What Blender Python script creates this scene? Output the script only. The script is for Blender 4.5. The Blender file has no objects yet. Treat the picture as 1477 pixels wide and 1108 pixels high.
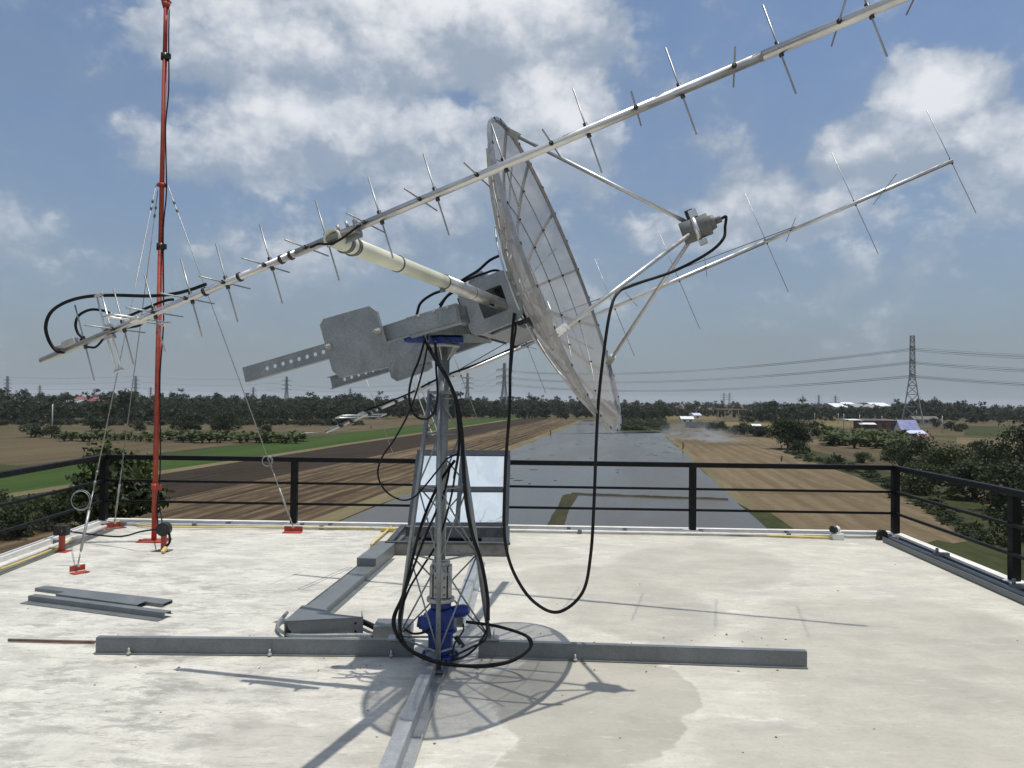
import bpy, math, random
import numpy as np
from mathutils import Vector as V, Matrix
rad = math.radians
SC = bpy.context.scene
COL = SC.collection
# ------------------------------------------------------------------ camera model (photo pixels -> world)
PW, PH, FOC = 1477.0, 1108.0, 1109.0
CAM = V((0, 0, 1.75))
pitch, roll = rad(1.24), rad(0.65)
_f = V((0, math.cos(pitch), math.sin(pitch)))
_r0 = V((1, 0, 0)); _u0 = _r0.cross(_f)
_r = _r0 * math.cos(roll) + _u0 * math.sin(roll)
_u = _u0 * math.cos(roll) - _r0 * math.sin(roll)
def ray(x, y): return _f + _r * ((x - PW / 2) / FOC) - _u * ((y - PH / 2) / FOC)
def P(x, y, Y):                      # point seen at photo pixel x,y standing at depth Y
    d = ray(x, y); return CAM + d * (Y / d.y)
def G(x, y, z=0.0):                  # point seen at photo pixel x,y on the level z
    d = ray(x, y); return CAM + d * ((z - CAM.z) / d.z)
GZ = -9.0                            # level of the fields below the roof
FD = V((.1495, .9888, 0)); FN = V((.9888, -.1495, 0))
def fld(w, v, z=GZ): p = FN * w + FD * v; return V((p.x, p.y, z))

# ------------------------------------------------------------------ mesh builder
class MB:
    def __init__(s): s.v = []; s.f = []; s.sm = []; s.mi = []; s.m = 0
    def add(s, vs, fs, smooth=False):
        o = len(s.v); s.v += [V(p) for p in vs]
        for f in fs: s.f.append([i + o for i in f]); s.sm.append(smooth); s.mi.append(s.m)
        return s
    def box(s, c, sx, sy, sz, ax=V((1, 0, 0)), ay=V((0, 1, 0)), az=V((0, 0, 1))):
        c = V(c); x, y, z = V(ax) * sx / 2, V(ay) * sy / 2, V(az) * sz / 2
        vs = [c + x * i + y * j + z * k for k in (-1, 1) for j in (-1, 1) for i in (-1, 1)]
        return s.add(vs, [(0, 2, 3, 1), (4, 5, 7, 6), (0, 1, 5, 4), (2, 6, 7, 3), (0, 4, 6, 2), (1, 3, 7, 5)])
    def bar(s, a, b, w, h, up=V((0, 0, 1))):       # rectangular bar from a to b
        a, b = V(a), V(b); d = (b - a); L = d.length; d = d / L
        x = d.cross(V(up)); x = x.normalized() if x.length > 1e-6 else V((1, 0, 0)); z = x.cross(d)
        return s.box((a + b) / 2, L, w, h, d, x, z)
    def tube(s, pts, r, n=8, caps=True, smooth=True):
        pts = [V(p) for p in pts]; m = len(pts)
        rr = r if isinstance(r, (list, tuple)) else [r] * m
        T = []
        for i in range(m):
            t = pts[min(i + 1, m - 1)] - pts[max(i - 1, 0)]
            T.append(t.normalized() if t.length > 1e-9 else V((0, 0, 1)))
        ref = V((0, 0, 1)) if abs(T[0].z) < .9 else V((1, 0, 0))
        x = T[0].cross(ref).normalized(); vs = []
        for i in range(m):
            x = (x - T[i] * x.dot(T[i])); x = x.normalized() if x.length > 1e-6 else T[i].orthogonal().normalized()
            y = T[i].cross(x)
            for k in range(n):
                a = 2 * math.pi * k / n
                vs.append(pts[i] + (x * math.cos(a) + y * math.sin(a)) * rr[i])
        fs = []
        for i in range(m - 1):
            for k in range(n):
                k2 = (k + 1) % n
                fs.append((i * n + k, i * n + k2, (i + 1) * n + k2, (i + 1) * n + k))
        s.add(vs, fs, smooth)
        if caps:
            o = len(s.v) - len(vs)
            s.f.append([o + k for k in range(n)][::-1]); s.sm.append(False); s.mi.append(s.m)
            s.f.append([o + (m - 1) * n + k for k in range(n)]); s.sm.append(False); s.mi.append(s.m)
        return s
    def pipe(s, a, b, ro, ri, n=20):               # hollow pipe, open ends
        a, b = V(a), V(b); t = (b - a).normalized(); x = t.orthogonal().normalized(); y = t.cross(x)
        vs = []
        for p, r in ((a, ro), (b, ro), (b, ri), (a, ri)):
            for k in range(n):
                q = 2 * math.pi * k / n; vs.append(p + (x * math.cos(q) + y * math.sin(q)) * r)
        fs = []
        for i in range(4):
            j = (i + 1) % 4
            for k in range(n):
                k2 = (k + 1) % n; fs.append((i * n + k, i * n + k2, j * n + k2, j * n + k))
        o = len(s.f); s.add(vs, fs, False)
        for i in range(4):
            if i in (0, 2):
                for k in range(n): s.sm[o + i * n + k] = True
        return s
    def prism(s, outline, d):                       # closed outline (list of points) extruded along vector d
        o = [V(p) for p in outline]; n = len(o); d = V(d)
        vs = o + [p + d for p in o]
        fs = [tuple(range(n))[::-1], tuple(range(n, 2 * n))] + [(i, (i + 1) % n, n + (i + 1) % n, n + i) for i in range(n)]
        return s.add(vs, fs)
    def sphere(s, c, r, nu=12, nv=8, ax=(1, 1, 1)):
        c = V(c); vs = [c + V((0, 0, r * ax[2]))]
        for j in range(1, nv):
            t = math.pi * j / nv
            for i in range(nu):
                p = 2 * math.pi * i / nu
                vs.append(c + V((r * ax[0] * math.sin(t) * math.cos(p), r * ax[1] * math.sin(t) * math.sin(p), r * ax[2] * math.cos(t))))
        vs.append(c - V((0, 0, r * ax[2]))); fs = []
        for i in range(nu): fs.append((0, 1 + i, 1 + (i + 1) % nu))
        for j in range(nv - 2):
            for i in range(nu):
                a = 1 + j * nu; b = a + nu; i2 = (i + 1) % nu; fs.append((a + i, b + i, b + i2, a + i2))
        l = len(vs) - 1; a = 1 + (nv - 2) * nu
        for i in range(nu): fs.append((a + i, l, a + (i + 1) % nu))
        return s.add(vs, fs, True)
    def channel(s, a, b, w, h, t, up=V((0, 0, 1)), flip=1, holes=None):  # C section: web height h along up, flanges w sideways
        a, b = V(a), V(b); d = (b - a).normalized(); z = V(up); x = d.cross(z).normalized(); z = x.cross(d)
        prof = [(0, -h/2), (w, -h/2), (w, -h/2+t), (t, -h/2+t), (t, h/2-t), (w, h/2-t), (w, h/2), (0, h/2)]
        return s.prism([a + x * (p * flip) + z * q for p, q in prof], b - a)
    def build(s, name, mat, parent=None, bevel=0, origin=None):
        me = bpy.data.meshes.new(name)
        if parent is not None: og = wloc(parent)
        elif origin is not None: og = V(origin)
        else:
            xs = [p.x for p in s.v]; ys = [p.y for p in s.v]; zs = [p.z for p in s.v]
            og = V(((min(xs) + max(xs)) / 2, (min(ys) + max(ys)) / 2, min(zs)))
        me.from_pydata([tuple(p - og) for p in s.v], [], s.f)
        me.polygons.foreach_set('use_smooth', s.sm)
        mats = mat if isinstance(mat, (list, tuple)) else [mat]
        for m in mats: me.materials.append(m)
        if len(mats) > 1: me.polygons.foreach_set('material_index', s.mi)
        me.update()
        o = bpy.data.objects.new(name, me); COL.objects.link(o)
        if parent is not None: o.parent = parent; LOC[o.name] = og
        else: o.location = og; LOC[o.name] = og
        if bevel:
            m = o.modifiers.new('bevel', 'BEVEL'); m.width = bevel; m.segments = 2; m.limit_method = 'ANGLE'; m.angle_limit = rad(40)
        return o
LOC = {}
def wloc(o): return LOC[o.name]
def tag(o, label=None, cat=None, group=None, kind=None):
    if label: o['label'] = label
    if cat: o['category'] = cat
    if group: o['group'] = group
    if kind: o['kind'] = kind
    return o
def empty(name, loc, label=None, cat=None, group=None):
    o = bpy.data.objects.new(name, None); COL.objects.link(o); o.location = loc; o.empty_display_size = .2
    LOC[o.name] = V(loc); return tag(o, label, cat, group)
def copy_tree(o, parent=None, loc=None):
    c = o.copy(); COL.objects.link(c)
    if parent is not None: c.parent = parent
    if loc is not None: c.location = loc
    for ch in list(o.children): copy_tree(ch, c)
    return c
def spline(pts, n=8):                               # Catmull-Rom through points
    pts = [V(p) for p in pts]; q = [pts[0] * 2 - pts[1]] + pts + [pts[-1] * 2 - pts[-2]]; out = []
    for i in range(1, len(q) - 2):
        p0, p1, p2, p3 = q[i-1], q[i], q[i+1], q[i+2]
        for k in range(n):
            t = k / n
            out.append(.5 * ((2*p1) + (p2-p0)*t + (2*p0-5*p1+4*p2-p3)*t*t + (3*p1-p0-3*p2+p3)*t**3))
    out.append(pts[-1]); return out
def pick(pts): return [P(*p) for p in pts]

# ------------------------------------------------------------------ node helpers / materials
def new_mat(name):
    m = bpy.data.materials.new(name); m.use_nodes = True; nt = m.node_tree; nt.nodes.clear()
    out = nt.nodes.new('ShaderNodeOutputMaterial'); return m, nt, out
def sockset(nt, node, key, v):
    s = node.inputs[key]
    if isinstance(v, bpy.types.NodeSocket): nt.links.new(v, s)
    else: s.default_value = v
def N(nt, typ, ins=None, **props):
    n = nt.nodes.new('ShaderNode' + typ)
    for k, v in props.items(): setattr(n, k, v)
    for k, v in (ins or {}).items(): sockset(nt, n, k, v)
    return n
def M(nt, op, a, b=None, c=None, clamp=False):
    n = nt.nodes.new('ShaderNodeMath'); n.operation = op; n.use_clamp = clamp
    for i, v in enumerate((a, b, c)):
        if v is not None: sockset(nt, n, i, v)
    return n.outputs[0]
def VM(nt, op, a, b=None):
    n = nt.nodes.new('ShaderNodeVectorMath'); n.operation = op; sockset(nt, n, 0, a)
    if b is not None: sockset(nt, n, 1, b)
    return n.outputs['Value'] if op in ('LENGTH', 'DOT_PRODUCT', 'DISTANCE') else n.outputs[0]
def mix(nt, f, a, b, mode='MIX'):
    n = nt.nodes.new('ShaderNodeMix'); n.data_type = 'RGBA'; n.blend_type = mode
    def c4(v): return v if isinstance(v, bpy.types.NodeSocket) else (tuple(v) + (1,))[:4]
    sockset(nt, n, 0, f); sockset(nt, n, 6, c4(a)); sockset(nt, n, 7, c4(b)); return n.outputs[2]
def ramp(nt, f, lo, hi, a=0.0, b=1.0):
    n = nt.nodes.new('ShaderNodeMapRange'); n.interpolation_type = 'SMOOTHSTEP'
    sockset(nt, n, 0, f)
    for i, v in enumerate((lo, hi, a, b)): n.inputs[1 + i].default_value = v
    return n.outputs[0]
def noise(nt, vec, scale, detail=4, rough=.55, dist=0.0):
    n = N(nt, 'TexNoise', {'Vector': vec, 'Scale': scale, 'Detail': detail, 'Roughness': rough, 'Distortion': dist}); return n.outputs[0]
def mapped(nt, vec, scale=(1, 1, 1), rot=(0, 0, 0), loc=(0, 0, 0)):
    n = N(nt, 'Mapping', {'Vector': vec, 'Scale': scale, 'Rotation': rot, 'Location': loc}); return n.outputs[0]
def coord(nt, kind='Object'):
    if kind == 'Position': return N(nt, 'NewGeometry').outputs['Position']
    return N(nt, 'TexCoord').outputs[kind]
def bump(nt, h, strength, dist): return N(nt, 'Bump', {'Height': h, 'Strength': strength, 'Distance': dist}).outputs[0]
def principled(nt, out, col, rough=.5, metal=0.0, normal=None, spec=.5, **kw):
    ins = {'Base Color': col if isinstance(col, bpy.types.NodeSocket) else tuple(col) + (1,), 'Roughness': rough, 'Metallic': metal, 'Specular IOR Level': spec}
    if normal: ins['Normal'] = normal
    ins.update(kw)
    p = N(nt, 'BsdfPrincipled', ins); nt.links.new(p.outputs[0], out.inputs[0]); return p
def simple(name, c1, c2, scale=8, rough=.5, metal=0.0, stretch=(1, 1, 1), bmp=0.0, spots=None, spec=.5):
    m, nt, out = new_mat(name); co = mapped(nt, coord(nt), stretch)
    n = noise(nt, co, scale, 5, .6); col = mix(nt, ramp(nt, n, .3, .7), c1, c2)
    if spots:
        n3 = noise(nt, co, scale * 3.1, 3, .6, .4); col = mix(nt, ramp(nt, n3, spots[1], spots[1] + .08), col, spots[0])
    r = ramp(nt, noise(nt, co, scale * 2.3, 3), .3, .7, rough - .08, rough + .1)
    nm = bump(nt, noise(nt, co, scale * 6, 3), bmp, .01) if bmp else None
    principled(nt, out, col, r, metal, nm, spec); return m
# ------------------------------------------------------------------ materials
GALV = None
def galv(name, a, b, metal=.55, rough=.42):
    m, nt, out = new_mat(name); co = coord(nt)
    vo = N(nt, 'TexVoronoi', {'Vector': co, 'Scale': 150.0}); sp = N(nt, 'SeparateColor', {0: vo.outputs['Color']}).outputs[0]
    big = noise(nt, co, 5, 5, .65, .6); f = M(nt, 'ADD', M(nt, 'MULTIPLY', sp, .22), M(nt, 'MULTIPLY', big, .75))
    col = mix(nt, ramp(nt, f, .3, .8), a, b)
    st = noise(nt, mapped(nt, co, (1, 1, .25)), 14, 4, .7); col = mix(nt, ramp(nt, st, .58, .78, 0, .45), col, (.12, .125, .125))
    principled(nt, out, col, ramp(nt, f, .3, .8, rough - .08, rough + .16), metal); return m
MT = {}
MT['galv'] = galv('galvanised_steel', (.23, .25, .26), (.36, .385, .395))
MT['galv_floor'] = galv('galvanised_floor_steel', (.135, .15, .158), (.205, .225, .235), .25, .45)
MT['galv_light'] = galv('galvanised_light', (.36, .38, .39), (.52, .54, .55), .5, .4)
MT['galv_dark'] = galv('galvanised_weathered', (.13, .145, .15), (.22, .235, .24), .45, .5)
MT['alu'] = simple('aluminium_tube', (.55, .56, .56), (.70, .70, .69), 9, .34, .85, (1, 1, 1))
MT['alu_white'] = simple('pale_aluminium', (.50, .50, .49), (.66, .655, .64), 7, .36, .85)
MT['rod'] = simple('element_rod', (.24, .245, .25), (.36, .36, .36), 12, .42, .8)
MT['rib_white'] = simple('rib_grey_white', (.40, .40, .385), (.52, .515, .50), 9, .5, .25)
MT['black'] = simple('black_paint', (.003, .003, .0035), (.006, .006, .0065), 6, .55, spec=.22)
MT['rubber'] = simple('black_cable', (.004, .004, .0045), (.010, .010, .011), 10, .55, spec=.25)
MT['plastic_black'] = simple('black_plastic', (.008, .008, .009), (.02, .02, .022), 20, .45)
MT['red'] = simple('red_oxide_paint', (.30, .038, .018), (.40, .065, .034), 5, .55, spots=((.11, .03, .022), .62))
MT['blue'] = simple('blue_enamel', (.005, .026, .17), (.010, .042, .24), 8, .45, spots=((.015, .02, .045), .56))
MT['cream'] = simple('cream_fibreglass', (.62, .63, .50), (.74, .74, .62), 6, .42, spots=((.5, .5, .4), .66))
MT['feedgrey'] = simple('grey_cast_metal', (.10, .104, .106), (.155, .16, .16), 14, .6, .1)
MT['greycast'] = simple('silver_casting', (.36, .36, .34), (.52, .52, .49), 16, .5, .35, spots=((.12, .12, .11), .62))
MT['yellow'] = simple('yellow_hose', (.52, .40, .10), (.66, .54, .20), 6, .5)
MT['whitepvc'] = simple('white_conduit', (.60, .60, .57), (.74, .74, .71), 6, .45, spots=((.35, .33, .29), .66))
MT['slate'] = simple('slate_window_frame', (.035, .045, .055), (.06, .072, .085), 7, .4, .2)
MT['kerb'] = simple('grey_hatch_kerb', (.13, .13, .12), (.22, .215, .20), 9, .7, spots=((.4, .38, .34), .68))
MT['white_wall'] = simple('white_plaster', (.60, .585, .55), (.74, .73, .70), 4, .8, spots=((.4, .38, .34), .68), bmp=.2)
MT['insul'] = simple('insulator', (.1, .06, .04), (.16, .1, .07), 3, .3)
MT['tower_steel'] = simple('tower_steel', (.20, .21, .21), (.28, .29, .29), .2, .55, .3)
MT['wire'] = simple('wire', (.10, .105, .11), (.14, .145, .15), .1, .6, .3)
MT['rust'] = simple('brown_rod', (.09, .05, .035), (.16, .10, .07), 9, .7)
MT['guy'] = simple('steel_rope', (.26, .27, .26), (.40, .40, .38), 30, .45, .5)
MT['wood'] = simple('timber', (.13, .09, .06), (.24, .18, .12), 8, .8)
# mirror-like glazing
def glass():
    m, nt, out = new_mat('reflective_glass'); co = coord(nt)
    n = noise(nt, co, 2.2, 3, .5); n2 = noise(nt, mapped(nt, co, (1, 1, .3)), 9, 4, .7)
    nm = bump(nt, n, .10, .02)
    g = N(nt, 'BsdfGlossy', {'Color': mix(nt, ramp(nt, n2, .5, .75), (.80, .90, .97), (.70, .80, .87)), 'Roughness': ramp(nt, n2, .4, .8, .02, .12), 'Normal': nm})
    d = N(nt, 'BsdfDiffuse', {'Color': (.30, .36, .4, 1)})
    mx = N(nt, 'MixShader', {0: .08, 1: g.outputs[0], 2: d.outputs[0]}); nt.links.new(mx.outputs[0], out.inputs[0]); return m
MT['glass'] = glass()
# perforated dish mesh: metal with the open area between the wires as clear gaps
def meshmat():
    m, nt, out = new_mat('perforated_mesh'); co = coord(nt)
    n = noise(nt, co, 3, 4, .6); col = mix(nt, ramp(nt, n, .3, .7), (.26, .25, .235), (.35, .34, .32))
    p = N(nt, 'BsdfPrincipled', {'Base Color': col, 'Roughness': .6, 'Metallic': .1, 'Specular IOR Level': .2})
    tl = N(nt, 'BsdfTranslucent', {'Color': (.30, .28, .25, 1)})
    t = N(nt, 'BsdfTransparent', {'Color': (1, 1, 1, 1)})
    a = N(nt, 'MixShader', {0: .3, 1: p.outputs[0], 2: tl.outputs[0]})
    mx = N(nt, 'MixShader', {0: .42, 1: a.outputs[0], 2: t.outputs[0]}); nt.links.new(mx.outputs[0], out.inputs[0]); return m
MT['mesh'] = meshmat()
# roof screed
def roofmat():
    m, nt, out = new_mat('cement_screed'); co = coord(nt, 'Position')
    w1 = N(nt, 'TexNoise', {'Vector': co, 'Scale': .8, 'Detail': 8.0, 'Roughness': .62})
    pw = VM(nt, 'ADD', co, VM(nt, 'MULTIPLY', VM(nt, 'SUBTRACT', w1.outputs[1], (.5, .5, .5)), (1.1, 1.1, 0)))
    w2 = N(nt, 'TexNoise', {'Vector': co, 'Scale': 3.0, 'Detail': 4.0, 'Roughness': .6})
    ps = VM(nt, 'ADD', co, VM(nt, 'MULTIPLY', VM(nt, 'SUBTRACT', w2.outputs[1], (.5, .5, .5)), (.16, .16, 0)))
    mott = noise(nt, ps, 1.15, 11, .66)                                   # cloudy cement
    tro1 = noise(nt, mapped(nt, ps, (1, 2.2, 1), (0, 0, rad(28))), 2.1, 9, .72)   # crossing trowel sweeps
    tro2 = noise(nt, mapped(nt, ps, (1, 2.6, 1), (0, 0, rad(-20)), (3, 7, 0)), 2.4, 9, .72)
    big = noise(nt, co, .30, 4, .55); fine = noise(nt, co, 30, 6, .72)
    X = N(nt, 'SeparateXYZ', {0: pw}).outputs[0]
    warm = ramp(nt, M(nt, 'ADD', X, M(nt, 'MULTIPLY', big, 2.0)), -2.5, 3.5)
    col = mix(nt, warm, (.62, .605, .54), (.545, .52, .45))
    col = mix(nt, ramp(nt, mott, .32, .58, .65, 0), col, (.40, .388, .35))
    col = mix(nt, ramp(nt, tro1, .36, .58, .55, 0), col, (.39, .378, .345))
    col = mix(nt, ramp(nt, tro2, .52, .66, 0, .75), col, (.66, .645, .58))
    for k, (cx, cy, rx, ry, ro, am) in enumerate(ROOF_PATCH):              # separately poured, greyer areas
        q = mapped(nt, VM(nt, 'SUBTRACT', pw, (cx, cy, 0)), (1, 1, 0), (0, 0, ro))
        l = VM(nt, 'LENGTH', VM(nt, 'MULTIPLY', q, (1 / rx, 1 / ry, 0)))
        msk = ramp(nt, l, .90, .96, am, 0) if k in (0, 1) else ramp(nt, l, .82, 1.0, am, 0)
        col = mix(nt, msk, col, mix(nt, ramp(nt, mott, .3, .65), (.31, .295, .255), (.41, .39, .335)))
        if k in (0, 1):
            rim = M(nt, 'MULTIPLY', ramp(nt, l, .95, .97), ramp(nt, l, .98, 1.03, 1, 0))
            brk = M(nt, 'MULTIPLY', ramp(nt, noise(nt, co, 1.7, 3), .52, .62), ramp(nt, fine, .44, .62, 0, .6))
            col = mix(nt, M(nt, 'MULTIPLY', rim, brk), col, (.70, .68, .62))
    leftm = ramp(nt, X, -2.0, .6, 1, .22)
    sm = noise(nt, mapped(nt, ps, (1, 2.1, 1), (0, 0, rad(14)), (9, 2, 0)), 2.5, 12, .80)
    sm2 = ramp(nt, noise(nt, co, .55, 4, .6), .40, .62)
    col = mix(nt, M(nt, 'MULTIPLY', M(nt, 'MULTIPLY', ramp(nt, sm, .48, .58, 0, .66), leftm), M(nt, 'ADD', M(nt, 'MULTIPLY', sm2, .75), .25)), col, (.22, .215, .205))
    k1 = noise(nt, mapped(nt, ps, (1, 6, 1), (0, 0, rad(24)), (1, 8, 0)), 4.0, 8, .75); k2 = noise(nt, mapped(nt, ps, (1, 7, 1), (0, 0, rad(-8)), (5, 3, 0)), 3.2, 8, .75)
    col = mix(nt, M(nt, 'MULTIPLY', ramp(nt, k1, .56, .62, 0, .6), leftm), col, (.26, .255, .24))
    col = mix(nt, ramp(nt, k2, .57, .66, 0, .4), col, (.66, .64, .565))
    col = mix(nt, ramp(nt, k2, .36, .44, .25, 0), col, (.34, .325, .285))
    col = mix(nt, ramp(nt, fine, .30, .5, .35, 0), col, (.27, .26, .24))
    vo = N(nt, 'TexVoronoi', {'Vector': co, 'Scale': 2.3})
    col = mix(nt, ramp(nt, vo.outputs['Distance'], .014, .022, .85, 0), col, (.05, .05, .045))
    vo2 = N(nt, 'TexVoronoi', {'Vector': mapped(nt, co, (1, 1, 1), (0, 0, 0), (4.2, 1.7, 0)), 'Scale': 5.1})
    col = mix(nt, ramp(nt, vo2.outputs['Distance'], .012, .02, .6, 0), col, (.10, .095, .085))
    h = M(nt, 'ADD', M(nt, 'MULTIPLY', tro1, .5), M(nt, 'MULTIPLY', fine, .2))
    principled(nt, out, col, ramp(nt, tro2, .3, .7, .62, .85), 0, bump(nt, h, .2, .015), .35); return m
def rp(px, py, rx, ry, rot, am): g = G(px, py, 0); return (g.x, g.y, rx, ry, rad(rot), am)
ROOF_PATCH = [rp(850, 1000, .60, .95, 8, .9), rp(800, 1135, .50, .50, 0, .75), rp(1010, 815, 1.0, 1.5, 30, .55), rp(880, 860, .8, 1.4, -20, .6), rp(1340, 950, 1.4, 1.9, 10, .65), rp(1250, 1110, 1.0, .6, 0, .6), rp(420, 1080, .5, .35, 20, .3), rp(730, 800, .9, .7, 0, .35)]
MT['roof'] = roofmat()
# field materials in ground coordinates (w across the rows, v along them)
def fieldmat(name, cols, roww=1.0, rowv=30.0, patch=None, rough=.95, bmp=.6, rowamt=.6, rot=8.6, stripe=None, furrow=None):
    m, nt, out = new_mat(name); co = mapped(nt, coord(nt, 'Position'), (1, 1, 0), (0, 0, rad(rot)))
    wob = N(nt, 'TexNoise', {'Vector': co, 'Scale': .03, 'Detail': 4.0}).outputs[1]
    pw = VM(nt, 'ADD', co, VM(nt, 'MULTIPLY', VM(nt, 'SUBTRACT', wob, (.5, .5, .5)), (6, 6, 0)))
    rows = noise(nt, mapped(nt, pw, (1 / roww, 1 / rowv, 1)), 1.0, 6, .72)
    bigr = noise(nt, mapped(nt, pw, (.16 / roww, .35 / rowv, 1)), 1.0, 5, .6, .3)
    pat = noise(nt, pw, .028, 7, .65, .6); fine = noise(nt, pw, 1.1, 6, .75)
    col = mix(nt, ramp(nt, bigr, .36, .64), cols[0], cols[1])
    col = mix(nt, ramp(nt, rows, .38, .66, 0, rowamt), col, cols[2])
    if stripe:
        s1 = noise(nt, mapped(nt, pw, (1 / stripe[1], 1 / 260, 1), (0, 0, 0), (7.3, 1, 0)), 1.0, 3, .6); col = mix(nt, ramp(nt, s1, .55, .62, 0, stripe[2]), col, stripe[0])
        s2 = noise(nt, mapped(nt, pw, (1 / (stripe[1] * .45), 1 / 140, 1), (0, 0, 0), (2.1, 5, 0)), 1.0, 2, .5); col = mix(nt, ramp(nt, s2, .56, .64, 0, .7), col, tuple(c * .55 for c in cols[0]))
    if furrow:
        sx = N(nt, 'SeparateXYZ', {0: co}).outputs[0]; ph = M(nt, 'ADD', M(nt, 'MULTIPLY', sx, 6.2832 / furrow[0]), M(nt, 'MULTIPLY', noise(nt, mapped(nt, co, (.5, .04, 1)), 1.0, 3), 5.0))
        fw = M(nt, 'MULTIPLY', ramp(nt, M(nt, 'SINE', ph), -.2, .9, 0, furrow[1]), ramp(nt, noise(nt, mapped(nt, co, (.35, .12, 1)), 1.0, 5, .7), .35, .6)); col = mix(nt, fw, col, furrow[2])
    if patch: col = mix(nt, ramp(nt, pat, patch[1], patch[1] + .14, 0, patch[2]), col, patch[0])
    col = mix(nt, ramp(nt, fine, .25, .75, .35, 0), col, tuple(c * .45 for c in cols[0]))
    hh = M(nt, 'ADD', M(nt, 'MULTIPLY', rows, .5), fine)
    principled(nt, out, col, rough, 0, bump(nt, hh, bmp, .5), .15); return m
MT['ground'] = fieldmat('dry_ground', ((.078, .062, .035), (.108, .086, .048), (.160, .125, .072)), 5, 60, ((.060, .066, .026), .50, .85))
MT['plough'] = fieldmat('ploughed_soil', ((.036, .024, .015), (.060, .041, .025), (.17, .122, .068)), 1.6, 120, ((.035, .025, .016), .54, .5), rowamt=.75, stripe=((.22, .165, .095), 4.5, .7), furrow=(1.9, .75, (.20, .148, .086)))
MT['ploughdark'] = fieldmat('dark_ploughed_soil', ((.022, .015, .010), (.034, .024, .016), (.060, .043, .027)), 1.3, 100, None, rowamt=.5, furrow=(1.8, .55, (.062, .045, .029)))
MT['stubble'] = fieldmat('stubble', ((.125, .094, .054), (.150, .114, .066), (.225, .175, .108)), 1.6, 90, ((.070, .064, .030), .50, .65), rowamt=.6, furrow=(2.6, .45, (.26, .20, .125)))
MT['tan'] = fieldmat('tan_bank', ((.16, .13, .070), (.21, .175, .10), (.11, .10, .05)), 1.0, 12, ((.09, .10, .035), .55, .5), rowamt=.5)
MT['green'] = fieldmat('green_crop', ((.030, .062, .010), (.044, .080, .014), (.060, .096, .022)), 2.0, 70, ((.05, .055, .02), .56, .7), rowamt=.4)
MT['rough_green'] = fieldmat('rough_grass', ((.028, .040, .012), (.046, .055, .018), (.08, .078, .035)), 1.0, 4, ((.085, .075, .036), .5, .8), rowamt=.5)
MT['yellowfield'] = fieldmat('yellow_field', ((.16, .13, .058), (.20, .16, .072), (.12, .11, .045)), 6, 40, ((.09, .10, .035), .55, .6), rowamt=.4, rot=80)
MT['mud_grass'] = fieldmat('muddy_weeds', ((.034, .034, .018), (.052, .050, .026), (.075, .066, .038)), .8, 2.5, ((.03, .045, .012), .5, .6))
def watermat():
    m, nt, out = new_mat('muddy_water'); co = mapped(nt, coord(nt, 'Position'), (1, 1, 0), (0, 0, rad(8.6)))
    rip = noise(nt, mapped(nt, co, (1, .35, 1)), 2.2, 4, .6); lo = noise(nt, mapped(nt, co, (.7, .12, 1), (0, 0, 1.45)), .12, 5, .6, .4)
    col = mix(nt, ramp(nt, lo, .35, .65), (.060, .052, .041), (.080, .070, .055))
    principled(nt, out, col, ramp(nt, lo, .35, .7, .12, .28), 0, bump(nt, rip, .04, .2), .34, IOR=1.33); return m
MT['water'] = watermat()
def leafmat(name, a, b, c, scale):
    m, nt, out = new_mat(name); co = coord(nt)
    n = noise(nt, co, scale, 3, .6); n2 = noise(nt, co, scale * 6, 2, .6)
    rnd = N(nt, 'ObjectInfo').outputs['Random']
    col = mix(nt, ramp(nt, n, .35, .65), a, b); col = mix(nt, ramp(nt, n2, .5, .75, 0, .7), col, c)
    col = mix(nt, M(nt, 'MULTIPLY', rnd, .35), col, tuple(x * .6 for x in a))
    p = N(nt, 'BsdfPrincipled', {'Base Color': col, 'Roughness': .6, 'Specular IOR Level': .3})
    t = N(nt, 'BsdfTranslucent', {'Color': mix(nt, .5, col, (.10, .13, .02))})
    mx = N(nt, 'MixShader', {0: .22, 1: p.outputs[0], 2: t.outputs[0]}); nt.links.new(mx.outputs[0], out.inputs[0]); return m
MT['leaf'] = leafmat('tree_foliage', (.013, .023, .008), (.024, .039, .012), (.045, .062, .018), .5)
MT['leaf_near'] = leafmat('bush_foliage', (.019, .031, .009), (.036, .052, .014), (.062, .080, .024), 1.0)
MT['leaf_wood'] = leafmat('wood_foliage', (.011, .019, .010), (.019, .030, .013), (.034, .045, .018), .06)
MT['banana'] = leafmat('banana_leaf', (.036, .055, .014), (.065, .085, .022), (.10, .11, .038), .6)
MT['bark'] = simple('bark', (.05, .038, .028), (.11, .088, .066), 3, .9, 0, (3, 3, .6), .5)
def roofsheet(name, c, d=None): return simple(name, c, d or tuple(x * .75 for x in c), .6, .55, 0, (1, 1, 1))
MT['roof_blue'] = roofsheet('blue_roof_sheet', (.075, .10, .27), (.10, .13, .33))
MT['roof_pale'] = roofsheet('pale_blue_sheet', (.42, .48, .66), (.52, .57, .72))
MT['roof_white'] = roofsheet('white_roof_sheet', (.62, .64, .66), (.72, .74, .75))
MT['roof_red'] = roofsheet('red_roof_sheet', (.22, .085, .075), (.17, .065, .055))
MT['roof_dark'] = roofsheet('dark_roof_sheet', (.075, .065, .06), (.11, .095, .085))
MT['roof_orange'] = roofsheet('orange_roof_sheet', (.36, .22, .13), (.30, .2, .13))
MT['brick'] = simple('red_brown_wall', (.13, .055, .045), (.18, .085, .07), .8, .85)
MT['greywall'] = simple('grey_block_wall', (.22, .225, .235), (.30, .305, .31), .5, .9)
MT['whitewall'] = simple('white_house_wall', (.55, .54, .51), (.65, .64, .6), .5, .85)
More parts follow.
